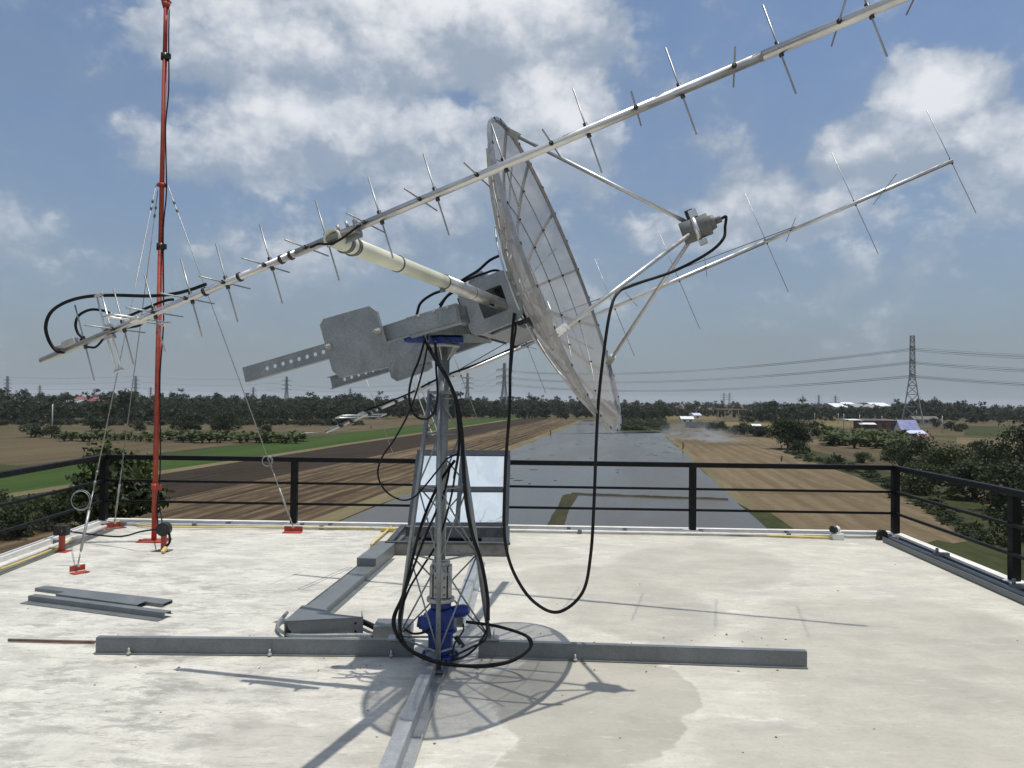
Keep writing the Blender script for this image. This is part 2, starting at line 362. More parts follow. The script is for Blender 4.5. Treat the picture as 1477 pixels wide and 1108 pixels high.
MT['redcloth'] = simple('red_awning', (.42, .10, .09), (.5, .2, .18), 1, .8)
MT['darkglass'] = simple('dark_opening', (.015, .016, .018), (.03, .032, .035), 1, .3)
# ------------------------------------------------------------------ sky, sun, camera
SUNV = V((.20, .03, 1.0)).normalized()
SUN_EL = math.asin(SUNV.z); SUN_AZ = math.atan2(SUNV.x, SUNV.y)
def azel(px, py): d = ray(px, py).normalized(); return math.atan2(d.x, d.y), math.asin(d.z)
CLOUDS = [  # px, py, half width, half height (photo px), strength
 (620, 40, 250, 95, 1.0), (780, 35, 130, 90, 1.0), (480, 110, 170, 70, .75), (330, 30, 110, 60, .55), (420, 215, 190, 62, .72), (300, 240, 120, 40, .5),
 (600, 215, 180, 80, .6), (790, 210, 90, 90, .72), (1350, 165, 66, 62, 1.1), (1290, 235, 110, 50, .85), (1440, 225, 90, 55, .9), (1085, 290, 85, 45, .8), (1180, 315, 130, 36, .5),
 (960, 315, 100, 35, .38), (40, 345, 90, 55, .55), (175, 170, 30, 25, .35), (130, 380, 120, 50, .3), (620, 380, 300, 70, .36), (400, 360, 170, 50, .32), (1000, 400, 260, 60, .25), (1360, 350, 160, 60, .25), (340, 300, 90, 40, .35), (880, 160, 20, 40, .3), (700, 300, 260, 90, .40), (1180, 390, 330, 80, .28), (480, 340, 240, 70, .32), (820, 250, 60, 60, .5), (1420, 290, 120, 50, .45)]
def make_world():
    w = bpy.data.worlds.new('World'); SC.world = w; w.use_nodes = True; w.cycles.sampling_method = 'MANUAL'; w.cycles.sample_map_resolution = 512; nt = w.node_tree; nt.nodes.clear()
    out = nt.nodes.new('ShaderNodeOutputWorld')
    sky = N(nt, 'TexSky', sky_type='NISHITA', sun_disc=False, sun_elevation=SUN_EL, sun_rotation=SUN_AZ, altitude=0, air_density=1.0, dust_density=1.5, ozone_density=2.0)
    d = N(nt, 'TexCoord').outputs['Generated']; s = N(nt, 'SeparateXYZ', {0: d})
    el = M(nt, 'ARCSINE', s.outputs[2]); az = M(nt, 'ARCTAN2', s.outputs[0], s.outputs[1])
    q = N(nt, 'CombineXYZ', {0: az, 1: el, 2: 0.0}).outputs[0]
    wn = N(nt, 'TexNoise', {'Vector': d, 'Scale': 5.0, 'Detail': 3.0, 'Roughness': .5})
    qw = VM(nt, 'ADD', q, VM(nt, 'MULTIPLY', VM(nt, 'SUBTRACT', wn.outputs[1], (.5, .5, .5)), (.13, .10, 0)))
    acc = None; low = None
    for px, py, a, b, st in CLOUDS:
        ca, ce = azel(px, py)
        off = VM(nt, 'MULTIPLY', VM(nt, 'SUBTRACT', qw, (ca, ce, 0)), (FOC / a * .80, FOC / b * .80, 0))
        l = VM(nt, 'LENGTH', off)
        m_ = ramp(nt, l, .25, 1.35, st, 0)
        acc = m_ if acc is None else M(nt, 'SMOOTH_MAX', acc, m_, .12)
        oy = N(nt, 'SeparateXYZ', {0: off}).outputs[1]
        lit = M(nt, 'MULTIPLY', m_, ramp(nt, oy, -.75, .55))
        low = lit if low is None else M(nt, 'MAXIMUM', low, lit)
    # cloud fields over the rest of the sky, behind the camera and overhead
    dn = VM(nt, 'MULTIPLY', d, (1, 1, 1.7))
    gen = ramp(nt, noise(nt, dn, 1.7, 3, .5), .40, .62)
    other = M(nt, 'MULTIPLY', gen, M(nt, 'MAXIMUM', ramp(nt, s.outputs[1], .55, -.1), ramp(nt, el, .62, .9)))
    acc = M(nt, 'MAXIMUM', acc, other); low = M(nt, 'MAXIMUM', low, M(nt, 'MULTIPLY', other, .8))
    dz = VM(nt, 'MULTIPLY', d, (1, 1, 1.25))
    wv2 = N(nt, 'TexNoise', {'Vector': dz, 'Scale': 14.0, 'Detail': 6.0, 'Roughness': .6})
    def puff(vec):                                   # cauliflower heaps: fractal cells broken up by fine turbulence
        v = VM(nt, 'ADD', vec, VM(nt, 'MULTIPLY', VM(nt, 'SUBTRACT', wv2.outputs[1], (.5, .5, .5)), (.055, .055, .055)))
        vo = N(nt, 'TexVoronoi', {'Vector': v, 'Scale': 9.0, 'Detail': 3.0, 'Roughness': .55, 'Lacunarity': 2.2}, feature='F1', normalize=True)
        return M(nt, 'ADD', M(nt, 'MULTIPLY', M(nt, 'SUBTRACT', .42, vo.outputs['Distance']), PUFF), M(nt, 'MULTIPLY', M(nt, 'SUBTRACT', noise(nt, vec, 5.0, 7, .6), .5), 1.25))
    f1 = puff(dz); f2 = puff(VM(nt, 'ADD', dz, (.010, .004, .028)))
    dens = M(nt, 'ADD', acc, f1)
    cov = M(nt, 'ADD', M(nt, 'MULTIPLY', ramp(nt, dens, .36, .56), .62), M(nt, 'MULTIPLY', ramp(nt, dens, .12, .85), .38))
    shade = M(nt, 'ADD', M(nt, 'MULTIPLY', low, .92), M(nt, 'MULTIPLY', M(nt, 'SUBTRACT', f1, f2), 1.3))
    shade = M(nt, 'ADD', shade, M(nt, 'MULTIPLY', f1, .45))
    ccol = mix(nt, ramp(nt, shade, .12, 1.0), tuple(c * SKYK for c in CLOUD_DARK), tuple(c * SKYK for c in CLOUD_LIT))
    base = mix(nt, 1.0, sky.outputs[0], SKY_TINT, 'MULTIPLY')
    hz = M(nt, 'EXPONENT', M(nt, 'MULTIPLY', M(nt, 'MAXIMUM', el, 0.0), -3.6))
    thin = ramp(nt, noise(nt, mapped(nt, dn, (1, 1, 2)), 2.2, 6, .6), .35, .75, 0, .16)
    veil = M(nt, 'MINIMUM', M(nt, 'ADD', M(nt, 'MULTIPLY', hz, .95), thin), 1.0)
    base = mix(nt, veil, base, tuple(c * SKYK for c in HAZE_GREY))
    fade = M(nt, 'SUBTRACT', 1.0, M(nt, 'MULTIPLY', hz, .55))
    col = mix(nt, M(nt, 'MULTIPLY', M(nt, 'MULTIPLY', cov, fade), .95), base, ccol)
    bg = N(nt, 'Background', {'Color': col, 'Strength': SKY_STR}); nt.links.new(bg.outputs[0], out.inputs[0])
HAZE = .00008
PUFF = 1.1
SKY_STR = .10; SKYK = 1 / SKY_STR
CLOUD_DARK = (.36, .425, .51); CLOUD_LIT = (.92, .925, .935); HAZE_GREY = (.268, .311, .352); SKY_TINT = (.88, 1.02, 1.17)
make_world()
sd = bpy.data.lights.new('sun', 'SUN'); sd.energy = 3.6; sd.angle = rad(.55); sd.color = (1, .955, .86)
so = bpy.data.objects.new('sun', sd); COL.objects.link(so); so.rotation_euler = SUNV.to_track_quat('Z', 'Y').to_euler(); so.location = (5, -5, 30)
cd = bpy.data.cameras.new('camera'); co_ = bpy.data.objects.new('camera', cd); COL.objects.link(co_)
cd.sensor_width = 36; cd.sensor_fit = 'HORIZONTAL'; cd.lens = 36 * FOC / PW; cd.clip_end = 30000; cd.clip_start = .05
co_.matrix_world = Matrix(((_r.x, _u.x, -_f.x, CAM.x), (_r.y, _u.y, -_f.y, CAM.y), (_r.z, _u.z, -_f.z, CAM.z), (0, 0, 0, 1)))
SC.camera = co_
SC.view_settings.view_transform = 'Standard'; SC.view_settings.look = 'None'; SC.view_settings.exposure = 0; SC.view_settings.gamma = 1
# ------------------------------------------------------------------ the building we stand on
CL = G(153, 755); CR = G(1287, 774)                     # far roof corners
LDIR = (G(0, 812) - CL).normalized(); RDIR = (G(1462, 848) - CR).normalized()
NL = CL + LDIR * 18; NR = CR + RDIR * 18
HX0, HX1 = G(563, 802).x, G(727, 802).x; HY0, HY1 = 8.72, 9.86
bld = empty('concrete_building', ((CL + CR + NL + NR) / 4 + V((0, 0, GZ))), 'white cement building with a railed flat roof in the foreground', 'building')
def roof_slab():
    b = MB(); o = [NL, NR, CR, CL]; h = [V((HX0, HY0, 0)), V((HX1, HY0, 0)), V((HX1, HY1, 0)), V((HX0, HY1, 0))]
    dz = V((0, 0, -.35)); vs = o + h + [p + dz for p in o] + [p + dz for p in h]; fs = []
    for i in range(4):
        j = (i + 1) % 4
        fs += [(i, j, 4 + j, 4 + i), (8 + j, 8 + i, 12 + i, 12 + j), (i, 8 + i, 8 + j, j), (4 + i, 4 + j, 12 + j, 12 + i)]
    b.add(vs, fs); return b
slab = roof_slab().build('roof', MT['roof'], bld)
b = MB(); ins = lambda p: p + (((CL + CR + NL + NR) / 4) - p).normalized() * .15
o4 = [ins(p) + V((0, 0, -.352)) for p in (NL, NR, CR, CL)]
vs = o4 + [V((p.x, p.y, GZ - .5)) for p in o4]
b.add(vs, [(i, (i + 1) % 4, 4 + (i + 1) % 4, 4 + i) for i in range(4)]); b.build('wall', MT['white_wall'], bld)
# hatch shaft lining (white plaster) down to a dark landing
sh = MB(); d_ = 2.6
for a, c in (((HX0, HY0), (HX1, HY0)), ((HX1, HY0), (HX1, HY1)), ((HX1, HY1), (HX0, HY1)), ((HX0, HY1), (HX0, HY0))):
    sh.add([V((a[0], a[1], -.351)), V((c[0], c[1], -.351)), V((c[0], c[1], -d_)), V((a[0], a[1], -d_))], [(0, 1, 2, 3)])
sh.add([V((HX0, HY0, -d_)), V((HX1, HY0, -d_)), V((HX1, HY1, -d_)), V((HX0, HY1, -d_))], [(0, 1, 2, 3)])
sh.build('hatch_shaft', MT['greywall'], bld)
kb = MB()                                                # low upstand along the far and left edges
kb.bar(CL + V((0, .05, .03)), CR + V((0, .05, .03)), .10, .06)
kb.build('edge_kerb', MT['white_wall'], bld)
kb = MB(); kb.bar(CL + LDIR * .1 + V((-.05, 0, .028)), NL + V((-.05, 0, .028)), .10, .056); kb.build('edge_kerb', MT['white_wall'], bld)
kb = MB(); kb.bar(CR + RDIR * .1 + V((.05, 0, .028)), NR + V((.05, 0, .028)), .10, .056); kb.build('edge_kerb', MT['white_wall'], bld)

# ------------------------------------------------------------------ railings
RH = .90
def railing(label, A, B, posts, z0=0.0, post_end=True):
    r = empty('railing', (A + B) / 2, label, 'railing', 'black railings round the roof edge')
    up = V((0, 0, 1))
    for p in posts:
        b = MB(); b.box(p + up * (RH / 2 + .03), .085, .085, RH - .06); b.build('post', MT['black'], r, .004)
        b = MB(); b.box(p + up * .035, .22, .16, .03); b.build('foot_plate', MT['whitepvc'], r)
    b = MB(); b.bar(A + up * (RH + .02), B + up * (RH + .02), .075, .062); b.build('handrail', MT['black'], r, .004)
    for k in (.32, .60):
        b = MB(); b.bar(A + up * k, B + up * k, .030, .030); b.build('mid_rail', MT['black'], r)
    return r
FDIR = (CR - CL).normalized()
onfar = lambda px: CL + FDIR * ((P(px, 700, CL.y).x * 1.0 - CL.x) / FDIR.x * .985)
def far_at(px):
    d = ray(px, 700); t = (CL.x * FDIR.y - CL.y * FDIR.x) / (d.x * FDIR.y - d.y * FDIR.x) ; q = CAM + d * t; return V((q.x, q.y, 0))
inn = V((0, -.08, 0))
railing('long black steel railing along the far roof edge facing the flooded field', CL + V((.04, -.08, 0)), CR + V((-.04, -.08, 0)), [far_at(427) + inn, far_at(997) + inn])
railing('black railing running along the left roof edge beside the red mast', CL + V((0, -.08, 0)), NL + V((.08, 0, 0)), [CL + V((.0, -.08, 0)), CL + LDIR * 4.2 + V((.06, 0, 0)), CL + LDIR * 8.4 + V((.06, 0, 0))])
railing('black railing running along the right roof edge by the grey channel', CR + V((0, -.08, 0)), NR + V((-.06, 0, 0)), [CR + V((0, -.08, 0)), G(1460, 846) + V((.02, 0, 0)), CR + RDIR * 5.8 + V((-.02, 0, 0))])

# ------------------------------------------------------------------ pipes and hoses along the edges
def clip(root, p, ax): 
    b = MB(); b.box(p, .05, .07, .05, ax, V((-ax.y, ax.x, 0)), V((0, 0, 1))); b.build('pipe_clip', MT['galv_dark'], root, .004)
for dy, z, lab in ((-.115, .045, 'white conduit nearest the railing on the far roof edge'), (-.19, .032, 'white conduit on the far roof edge beside the yellow hose')):
    r = empty('conduit', (CL + CR) / 2 + V((0, dy, 0)), lab, 'conduit', 'white conduits along the far roof edge')
    xe = far_at(1270) if dy < -.15 else CR
    b = MB(); b.tube([CL + V((.25, dy, z)), far_at(700) + V((0, dy, z)), xe + V((-.15, dy, z))], .017, 10); b.build('pipe', MT['whitepvc'], r)
    for px in ((230, 335, 440, 480, 820, 900, 1008, 1130) if dy > -.15 else (290, 470, 835, 1130)):
        clip(r, far_at(px) + V((0, dy, z)), FDIR)
hp = [G(0, 826), G(60, 803), G(105, 783), G(150, 763), G(166, 756), G(185, 756), G(215, 762), G(300, 764), G(420, 764), G(540, 765)]
yh = MB(); yh.tube(spline([p + V((0, 0, .03)) for p in hp], 6), .012, 8)
tag(yh.build('hose', MT['yellow']), 'yellow hose lying round the left corner of the roof', 'hose')
yh = MB(); yh.tube(spline([p + V((0, 0, .02)) for p in (G(722, 765), G(850, 768), G(1000, 771), G(1196, 778))], 6), .015, 8)
tag(yh.build('hose', MT['yellow']), 'thin yellow hose along the far edge right of the hatch', 'hose')
for (x0, y0, x1, y1, l) in ((535, 790, 566, 763, 'short yellow tube slanting beside the upper cable trunking'), (556, 788, 570, 772, 'short bent yellow tube against the hatch kerb')):
    b = MB(); b.tube([G(x0, y0) + V((0, 0, .03)), G(x1, y1) + V((0, 0, .05))], .014, 8); tag(b.build('hose', MT['yellow']), l, 'hose')
yb = MB(); yb.box(G(563, 767) + V((-.02, 0, .03)), .20, .08, .045); tag(yb.build('junction_box', MT['yellow'], None, .006), 'small yellow box where the hoses meet left of the hatch', 'junction box')
# right edge: galvanised channel with a pipe lying in it
A, B = G(1285, 782) + V((.0, 0, 0)), G(1477, 866) + (G(1477, 866) - G(1285, 782)) * 2
sd_ = V((RDIR.y, -RDIR.x, 0)) * -1
ch = empty('channel', (A + B) / 2, 'long galvanised channel with a pipe in it along the right roof edge', 'channel')
b = MB(); b.bar(A + V((0, 0, .008)), B + V((0, 0, .008)), .20, .012); b.bar(A + sd_ * .1 + V((0, 0, .04)), B + sd_ * .1 + V((0, 0, .04)), .01, .05); b.bar(A - sd_ * .1 + V((0, 0, .04)), B - sd_ * .1 + V((0, 0, .04)), .01, .05); b.build('tray', MT['galv_dark'], ch)
b = MB(); b.tube([A + V((0, 0, .045)), B + V((0, 0, .045))], .028, 10); b.build('pipe', MT['galv'], ch)
for px, py in ((1358, 810), (1470, 858)):
    b = MB(); p = G(px, py) + V((0, 0, .05)); b.box(p, .16, .06, .10); b.tube([p + V((-.05, 0, .05)), p + V((-.05, 0, .10))], .018, 8); b.build('pipe_clip', MT['galv_dark'], ch, .006)
# left edge grey pipe
A, B = G(152, 764), G(0, 822)
lp = empty('conduit', (A + B) / 2, 'grey conduit along the left roof edge behind the red stub posts', 'conduit')
b = MB(); b.tube([A + V((0, 0, .04)), B + V((0, 0, .04)) + LDIR * 3], .025, 8); b.build('pipe', MT['whitepvc'], lp)
b = MB(); b.tube([A + V((.12, 0, .025)), B + V((.12, 0, .025)) + LDIR * 3], .015, 8); b.build('pipe', MT['galv_dark'], lp)
for px, py in ((82, 788), (164, 761), (178, 761)): clip(lp, G(px, py) + V((0, 0, .05)), LDIR)
# white vent-like camera and black lamp at the far right corner
p = G(1207, 778); cam = empty('security_camera', p, 'small white camera with a black face on the far roof edge', 'camera')
b = MB(); b.box(p + V((0, 0, .04)), .15, .12, .08); b.build('base', MT['whitepvc'], cam, .01)
b = MB(); b.tube([p + V((.01, 0, .08)), p + V((.01, 0, .115))], [.05, .035], 14); b.sphere(p + V((.0, 0, .13)), .045); b.build('dome', MT['whitepvc'], cam)
b = MB(); b.tube([p + V((-.02, 0, .125)), p + V((-.075, -.03, .135))], [.047, .045], 14); b.build('lens_hood', MT['plastic_black'], cam)
p = G(1272, 779); fl = empty('floodlight', p, 'round black floodlight at the far right roof corner', 'floodlight')
b = MB(); b.tube([p + V((0, -.03, .075)), p + V((0, .05, .085))], [.062, .05], 16); b.build('lamp_head', MT['plastic_black'], fl, .004)
b = MB(); b.box(p + V((-.06, .0, .05)), .012, .04, .1); b.box(p + V((.06, 0, .05)), .012, .04, .1); b.box(p + V((0, 0, .012)), .14, .06, .02); b.build('bracket', MT['plastic_black'], fl)
b = MB(); b.box(p + V((.10, .03, .04)), .07, .06, .06); b.build('driver_box', MT['galv_dark'], fl, .005)

# ------------------------------------------------------------------ roof hatch with open glazed lid
hat = empty('roof_hatch', V(((HX0 + HX1) / 2, (HY0 + HY1) / 2, 0)), 'roof hatch with its four-pane glazed lid standing open', 'hatch')
b = MB(); kh = .13; t = .05
b.box(V(((HX0 + HX1) / 2, HY0 - t / 2, kh / 2)), HX1 - HX0 + 2 * t, t, kh)
b.box(V((HX0 - t / 2, (HY0 + HY1) / 2, kh / 2)), t, HY1 - HY0, kh); b.box(V((HX1 + t / 2, (HY0 + HY1) / 2, kh / 2)), t, HY1 - HY0, kh)
b.box(V(((HX0 + HX1) / 2, HY1 + t / 2, kh / 2)), HX1 - HX0 + 2 * t, t, kh); b.build('kerb', MT['kerb'], hat, .004)
b = MB()
for q in ((HX0 - .012, HX0 - .002),): pass
b.box(V(((HX0 + HX1) / 2, HY0 - t / 2, kh + .012)), HX1 - HX0 + .14, .075, .024); b.box(V((HX0 - t / 2, (HY0 + HY1) / 2 + .02, kh + .012)), .07, HY1 - HY0 - .05, .024); b.box(V((HX1 + t / 2, (HY0 + HY1) / 2 + .02, kh + .012)), .07, HY1 - HY0 - .05, .024)
b.build('kerb_cap', MT['slate'], hat, .004)
l0, l1, l2, l3 = P(588, 762, 9.93), P(733, 762, 9.93), P(736, 651, 10.33), P(602, 650, 10.33)
lx = (l1 - l0).normalized(); ly = ((l3 - l0) - lx * (l3 - l0).dot(lx)).normalized(); ln = lx.cross(ly)
def lid_pt(u, v): a = l0 + (l1 - l0) * u; c = l3 + (l2 - l3) * u; return a + (c - a) * v
lid = MB(); fw = .042
def strip(m, u0, v0, u1, v1, w): m.bar(lid_pt(u0, v0), lid_pt(u1, v1), w, .05, ln)
def barq(a, c, w, th): lid.bar(a, c, w, th, ln)
barq(lid_pt(0, .03), lid_pt(1, .03), .08, .06); barq(lid_pt(0, .97), lid_pt(1, .97), .075, .06)
barq(lid_pt(.03, .07), lid_pt(.03, .93), .085, .058); barq(lid_pt(.97, .07), lid_pt(.97, .93), .085, .058)
barq(lid_pt(.065, .49), lid_pt(.935, .49), .07, .054); barq(lid_pt(.49, .07), lid_pt(.49, .455), .06, .052); barq(lid_pt(.49, .525), lid_pt(.49, .93), .06, .052)
lidf = lid.build('lid_frame', MT['slate'], hat, .003)
for u0, u1 in ((.05, .475), (.505, .95)):
    for v0, v1 in ((.055, .465), (.515, .945)):
        b = MB(); q = [lid_pt(u0, v0), lid_pt(u1, v0), lid_pt(u1, v1), lid_pt(u0, v1)]
        b.prism([x - ln * .006 for x in q], ln * .012); b.build('pane', MT['glass'], lidf)
for hx_, u_ in ((HX0 + .1, .03), (HX1 - .05, .97)): b = MB(); b.tube([V((hx_, HY1, kh)), lid_pt(u_, .0)], .012, 6); b.build('hinge', MT['galv_dark'], hat)
# ladder seen through the opening
lad = empty('ladder', V(((HX0 + HX1) / 2, HY1 - .3, -2.6)), 'black steel ladder coming up inside the open hatch', 'ladder')
xa, xb = HX0 + .18, HX0 + .98
b = MB(); b.bar(V((xa, HY1 - .16, -.02)), V((xb, HY1 - .16, -.02)), .07, .09); b.build('top_bar', MT['black'], lad)
for x in (xa + .18, xa + .55, xb):
    b = MB(); b.bar(V((x, HY1 - .18, -.03)), V((x + .16, HY0 + .25, -2.5)), .06, .06); b.build('rail', MT['black'], lad)
for k in range(1, 8):
    f = k / 8; b = MB(); y = HY1 - .18 + (HY0 + .25 - HY1 + .18) * f; b.bar(V((xa + .55 + .16 * f, y, -2.5 * f)), V((xb + .16 * f, y, -2.5 * f)), .05, .03); b.build('rung', MT['black'], lad)

# ------------------------------------------------------------------ steel lying on the roof
def floor_beam(label, A, B, w=.05, h=.10, mat='galv_floor', bolts=(), cutx=False):
    r = empty('steel_beam', (A + B) / 2, label, 'steel beam', 'galvanised base beams of the antenna tower')
    up = V((0, 0, 1)); d = (B - A).normalized(); s = d.cross(up)
    b = MB(); t = .006                                   # open channel: flange on the floor, web, top flange turned back
    b.bar(A + up * (h / 2 + .004), B + up * (h / 2 + .004), t, h - .012); b.bar(A + s * (w * .5 - .003) * .55 + up * .005, B + s * (w * .5 - .003) * .55 + up * .005, w * .55, .006)
    b.bar(A - s * w * .5 + up * (h + .002), B - s * w * .5 + up * (h + .002), w, .008)
    b.bar(A - s * (w - .003) + up * (h * .8 - .004), B - s * (w - .003) + up * (h * .8 - .004), .005, h * .38); b.build('channel_section', MT[mat], r)
    for f in bolts:
        p = A + (B - A) * f + s * .03; m = MB(); m.tube([p + up * .008, p + up * .05], .007, 8); m.tube([p + up * .008, p + up * .022], .014, 6); m.build('anchor_bolt', MT['greycast'], r)
    return r
floor_beam('long galvanised beam on the roof left of the lattice tower', G(138, 943), G(597, 947), .045, .104, 'galv_floor', (.11, .55, .93))
floor_beam('long galvanised beam with a cut end on the roof right of the tower', G(690, 948), G(1164, 964), .045, .104, 'galv_floor', (.3,))
b = MB(); A, B = G(630, 960), G(560, 1145); 
fb = empty('steel_beam', (A + B) / 2, 'galvanised beam running from the front tower leg towards the viewer', 'steel beam', 'galvanised base beams of the antenna tower')
d = (B - A).normalized(); s = d.cross(V((0, 0, 1))); b.bar(A + s * .02 + V((0, 0, .086)), B + s * .02 + V((0, 0, .086)), .075, .008)
b.bar(A - s * .015 + V((0, 0, .045)), B - s * .015 + V((0, 0, .045)), .006, .074); b.bar(A - s * .046 + V((0, 0, .006)), B - s * .046 + V((0, 0, .006)), .06, .006); b.bar(A - s * .074 + V((0, 0, .02)), B - s * .074 + V((0, 0, .02)), .005, .03)
b.build('channel_section', MT['galv_light'], fb)
A, B = G(668, 905), G(694, 812)
floor_beam('galvanised beam on the roof behind the tower towards the hatch', A, B, .09, .08, 'galv_light')
# loose profiles on the left
def loose(label, pts, h, lip=True):
    q = [G(*p) for p in pts]; b = MB(); up = V((0, 0, 1))
    b.prism([x + up * (h - .006) for x in q], up * .006)
    if lip:
        for i, j in ((0, 1), (2, 3)):
            dd = (q[j] - q[i]).normalized(); iv = ((q[0] + q[1] + q[2] + q[3]) / 4 - (q[i] + q[j]) / 2); iv = (iv - dd * iv.dot(dd)).normalized()
            b.bar(q[i] + iv * .004 + up * (h / 2 - .003), q[j] + iv * .004 + up * (h / 2 - .003), .006, h - .008)
    tag(b.build('steel_profile', MT['galv_floor']), label, 'steel profile', 'loose galvanised profiles on the left of the roof')
loose('loose flat grey steel profile at the back of the pile on the left', [(50, 853), (234, 876.5), (249, 870), (65, 849.5)], .03)
loose('short loose grey profile in the middle of the pile on the left', [(80, 863.5), (196, 879.5), (212, 873.5), (100, 859)], .04)
q = [G(29, 871), G(227, 897), G(243, 888), G(45, 863)]
b = MB(); up = V((0, 0, 1)); dd = (q[1] - q[0]).normalized(); ss = dd.cross(up) * -1
c0, c1 = q[0], q[1]; prof = [(0, 0), (.07, .002), (.072, .045), (.14, .045), (.145, .02), (.16, .02)]
for (u0, z0), (u1, z1) in zip(prof[:-1], prof[1:]):
    b.add([c0 + ss * u0 + up * (z0 + .006), c1 + ss * u0 + up * (z0 + .006), c1 + ss * u1 + up * (z1 + .006), c0 + ss * u1 + up * (z1 + .006)], [(0, 1, 2, 3)])
so_ = b.build('steel_profile', MT['galv_floor']); m_ = so_.modifiers.new('solid', 'SOLIDIFY'); m_.thickness = .004
tag(so_, 'loose stepped grey profile at the front of the pile on the left', 'steel profile', 'loose galvanised profiles on the left of the roof')
b = MB(); b.tube([G(12, 926) + V((0, 0, .014)), G(137, 929) + V((0, 0, .014))], .010, 8); tag(b.build('metal_rod', MT['rust']), 'thin brown rod on the roof at the left end of the long beam', 'rod')

# ------------------------------------------------------------------ cable trunking from the hatch to the tower
tr = empty('cable_trunking', G(500, 850), 'grey steel cable trunking running from beside the hatch', 'cable trunking')
A, B = G(551, 806), G(447, 893); d = (B - A).normalized(); s = d.cross(V((0, 0, 1))); up = V((0, 0, 1))
b = MB(); b.bar(A + up * .05, B + up * .05, .19, .008); b.bar(A + s * .095 + up * .033, B + s * .095 + up * .033, .006, .058); b.bar(A - s * .095 + up * .033, B - s * .095 + up * .033, .006, .058)
b.bar(A + s * .098 * -1.2 + up * .004, B + s * .098 * -1.2 + up * .004, .05, .005); b.build('tray', MT['galv_floor'], tr)
A2 = A - d * .05; B2 = A + d * (B - A).length * .28
b = MB(); b.bar(A2 - d * .25 + up * .075, B2 + up * .075, .20, .13); b.build('cover', MT['galv_floor'], tr, .004)
b = MB(); b.bar(A2 - d * 1.0 + up * .05, A2 - d * .26 + up * .05, .07, .06); b.build('tail', MT['galv_dark'], tr, .004)
cb = empty('cable_trunking', G(465, 915), 'grey corner section of the trunking beside the left floor beam', 'cable trunking')
h = .135
tp = [P(408, 897, 1), 0]
def GT(x, y): return G(x, y, h)
top = [GT(410, 896), GT(524, 890), GT(478, 885), GT(470, 878), GT(455, 872), GT(436, 873)]
b = MB(); b.prism([x - up * .006 for x in top], up * .006); b.build('lid', MT['galv_floor'], cb)
f0, f1 = top[0] - up * .007, top[1] - up * .007; dd = (f1 - f0).normalized(); ss = V((-dd.y, dd.x, 0))
b = MB(); b.prism([f0 + dd * .02, f1, f1 - up * (h - .01), f0 + dd * .10 - up * (h - .01), f0 + dd * .03 - up * .05], ss * .006)
b.prism([f1 + ss * .008, f1 + ss * .2, f1 + ss * .2 - up * .09, f1 + ss * .008 - up * (h - .01)], dd * -.006); b.prism([f0 + ss * .008, top[5] - up * .007, top[5] - up * (h - .01), f0 + ss * .008 - up * (h - .01)], dd * .006)
b.bar(f0 + dd * .04 - up * (h - .004) - ss * .02, f1 - up * (h - .004) - ss * .02, .05, .006); b.build('side_panel', MT['galv_floor'], cb)
for u_, z_ in ((.90, .035), (.90, .095)): b = MB(); q = f0 + (f1 - f0) * u_ - up * z_; b.tube([q - ss * .001, q - ss * .006], .008, 10); b.build('knockout', MT['black'], cb)
jb = MB(); q = G(566, 922); jb.box(q + V((0, .06, .062)), .27, .2, .085); jb.box(q + V((-.15, .06, .02)), .03, .2, .006)
tag(jb.build('junction_box', MT['galv_floor'], None, .004), 'grey steel box between the trunking corner and the tower foot', 'junction box')
b = MB(); b.tube(spline([G(423, 893) + V((-.05, 0, .05)), G(402, 908) + V((-.01, 0, .03)), G(408, 922) + V((0, .03, .035)), G(430, 926) + V((0, .05, .03)), G(500, 926) + V((0, .06, .03)), G(560, 927) + V((0, .08, .03))], 8), .014, 10)
tag(b.build('flexible_conduit', MT['galv']), 'grey flexible conduit bending along the back of the left floor beam', 'conduit')
b = MB(); b.tube(spline([G(520, 905) + up * .05, G(535, 912) + up * .05, G(550, 918) + up * .04], 6), .022, 8); tag(b.build('cable', MT['rubber']), 'short thick black cable from the trunking corner to the grey box', 'cable')

# grit and flakes lying on the screed, mostly caught along the beams
rg_ = random.Random(4); m = MB()
for k in range(120):
    if k < 90: c_ = G(rg_.uniform(140, 1160), rg_.choice([rg_.gauss(952, 5), rg_.gauss(916, 5)]) + 8)
    else: c_ = G(rg_.uniform(0, 1477), rg_.uniform(790, 1100))
    a_ = rg_.uniform(0, 6.28); l_ = rg_.uniform(.004, .013); e1 = V((math.cos(a_), math.sin(a_), 0)) * l_; e2 = V((-math.sin(a_), math.cos(a_), 0)) * l_ * rg_.uniform(.3, .9)
    if (HX0 - .1 < c_.x < HX1 + .1 and HY0 - .1 < c_.y < HY1 + .1): continue
    z_ = V((0, 0, .002)); m.add([c_ + z_ - e1, c_ + z_ - e2 * .9, c_ + z_ + e1, c_ + z_ + e2, c_ + V((0, 0, l_ * .7))], [(0, 1, 4), (1, 2, 4), (2, 3, 4), (3, 0, 4)])
o = m.build('grit', MT['wood']); o['kind'] = 'stuff'
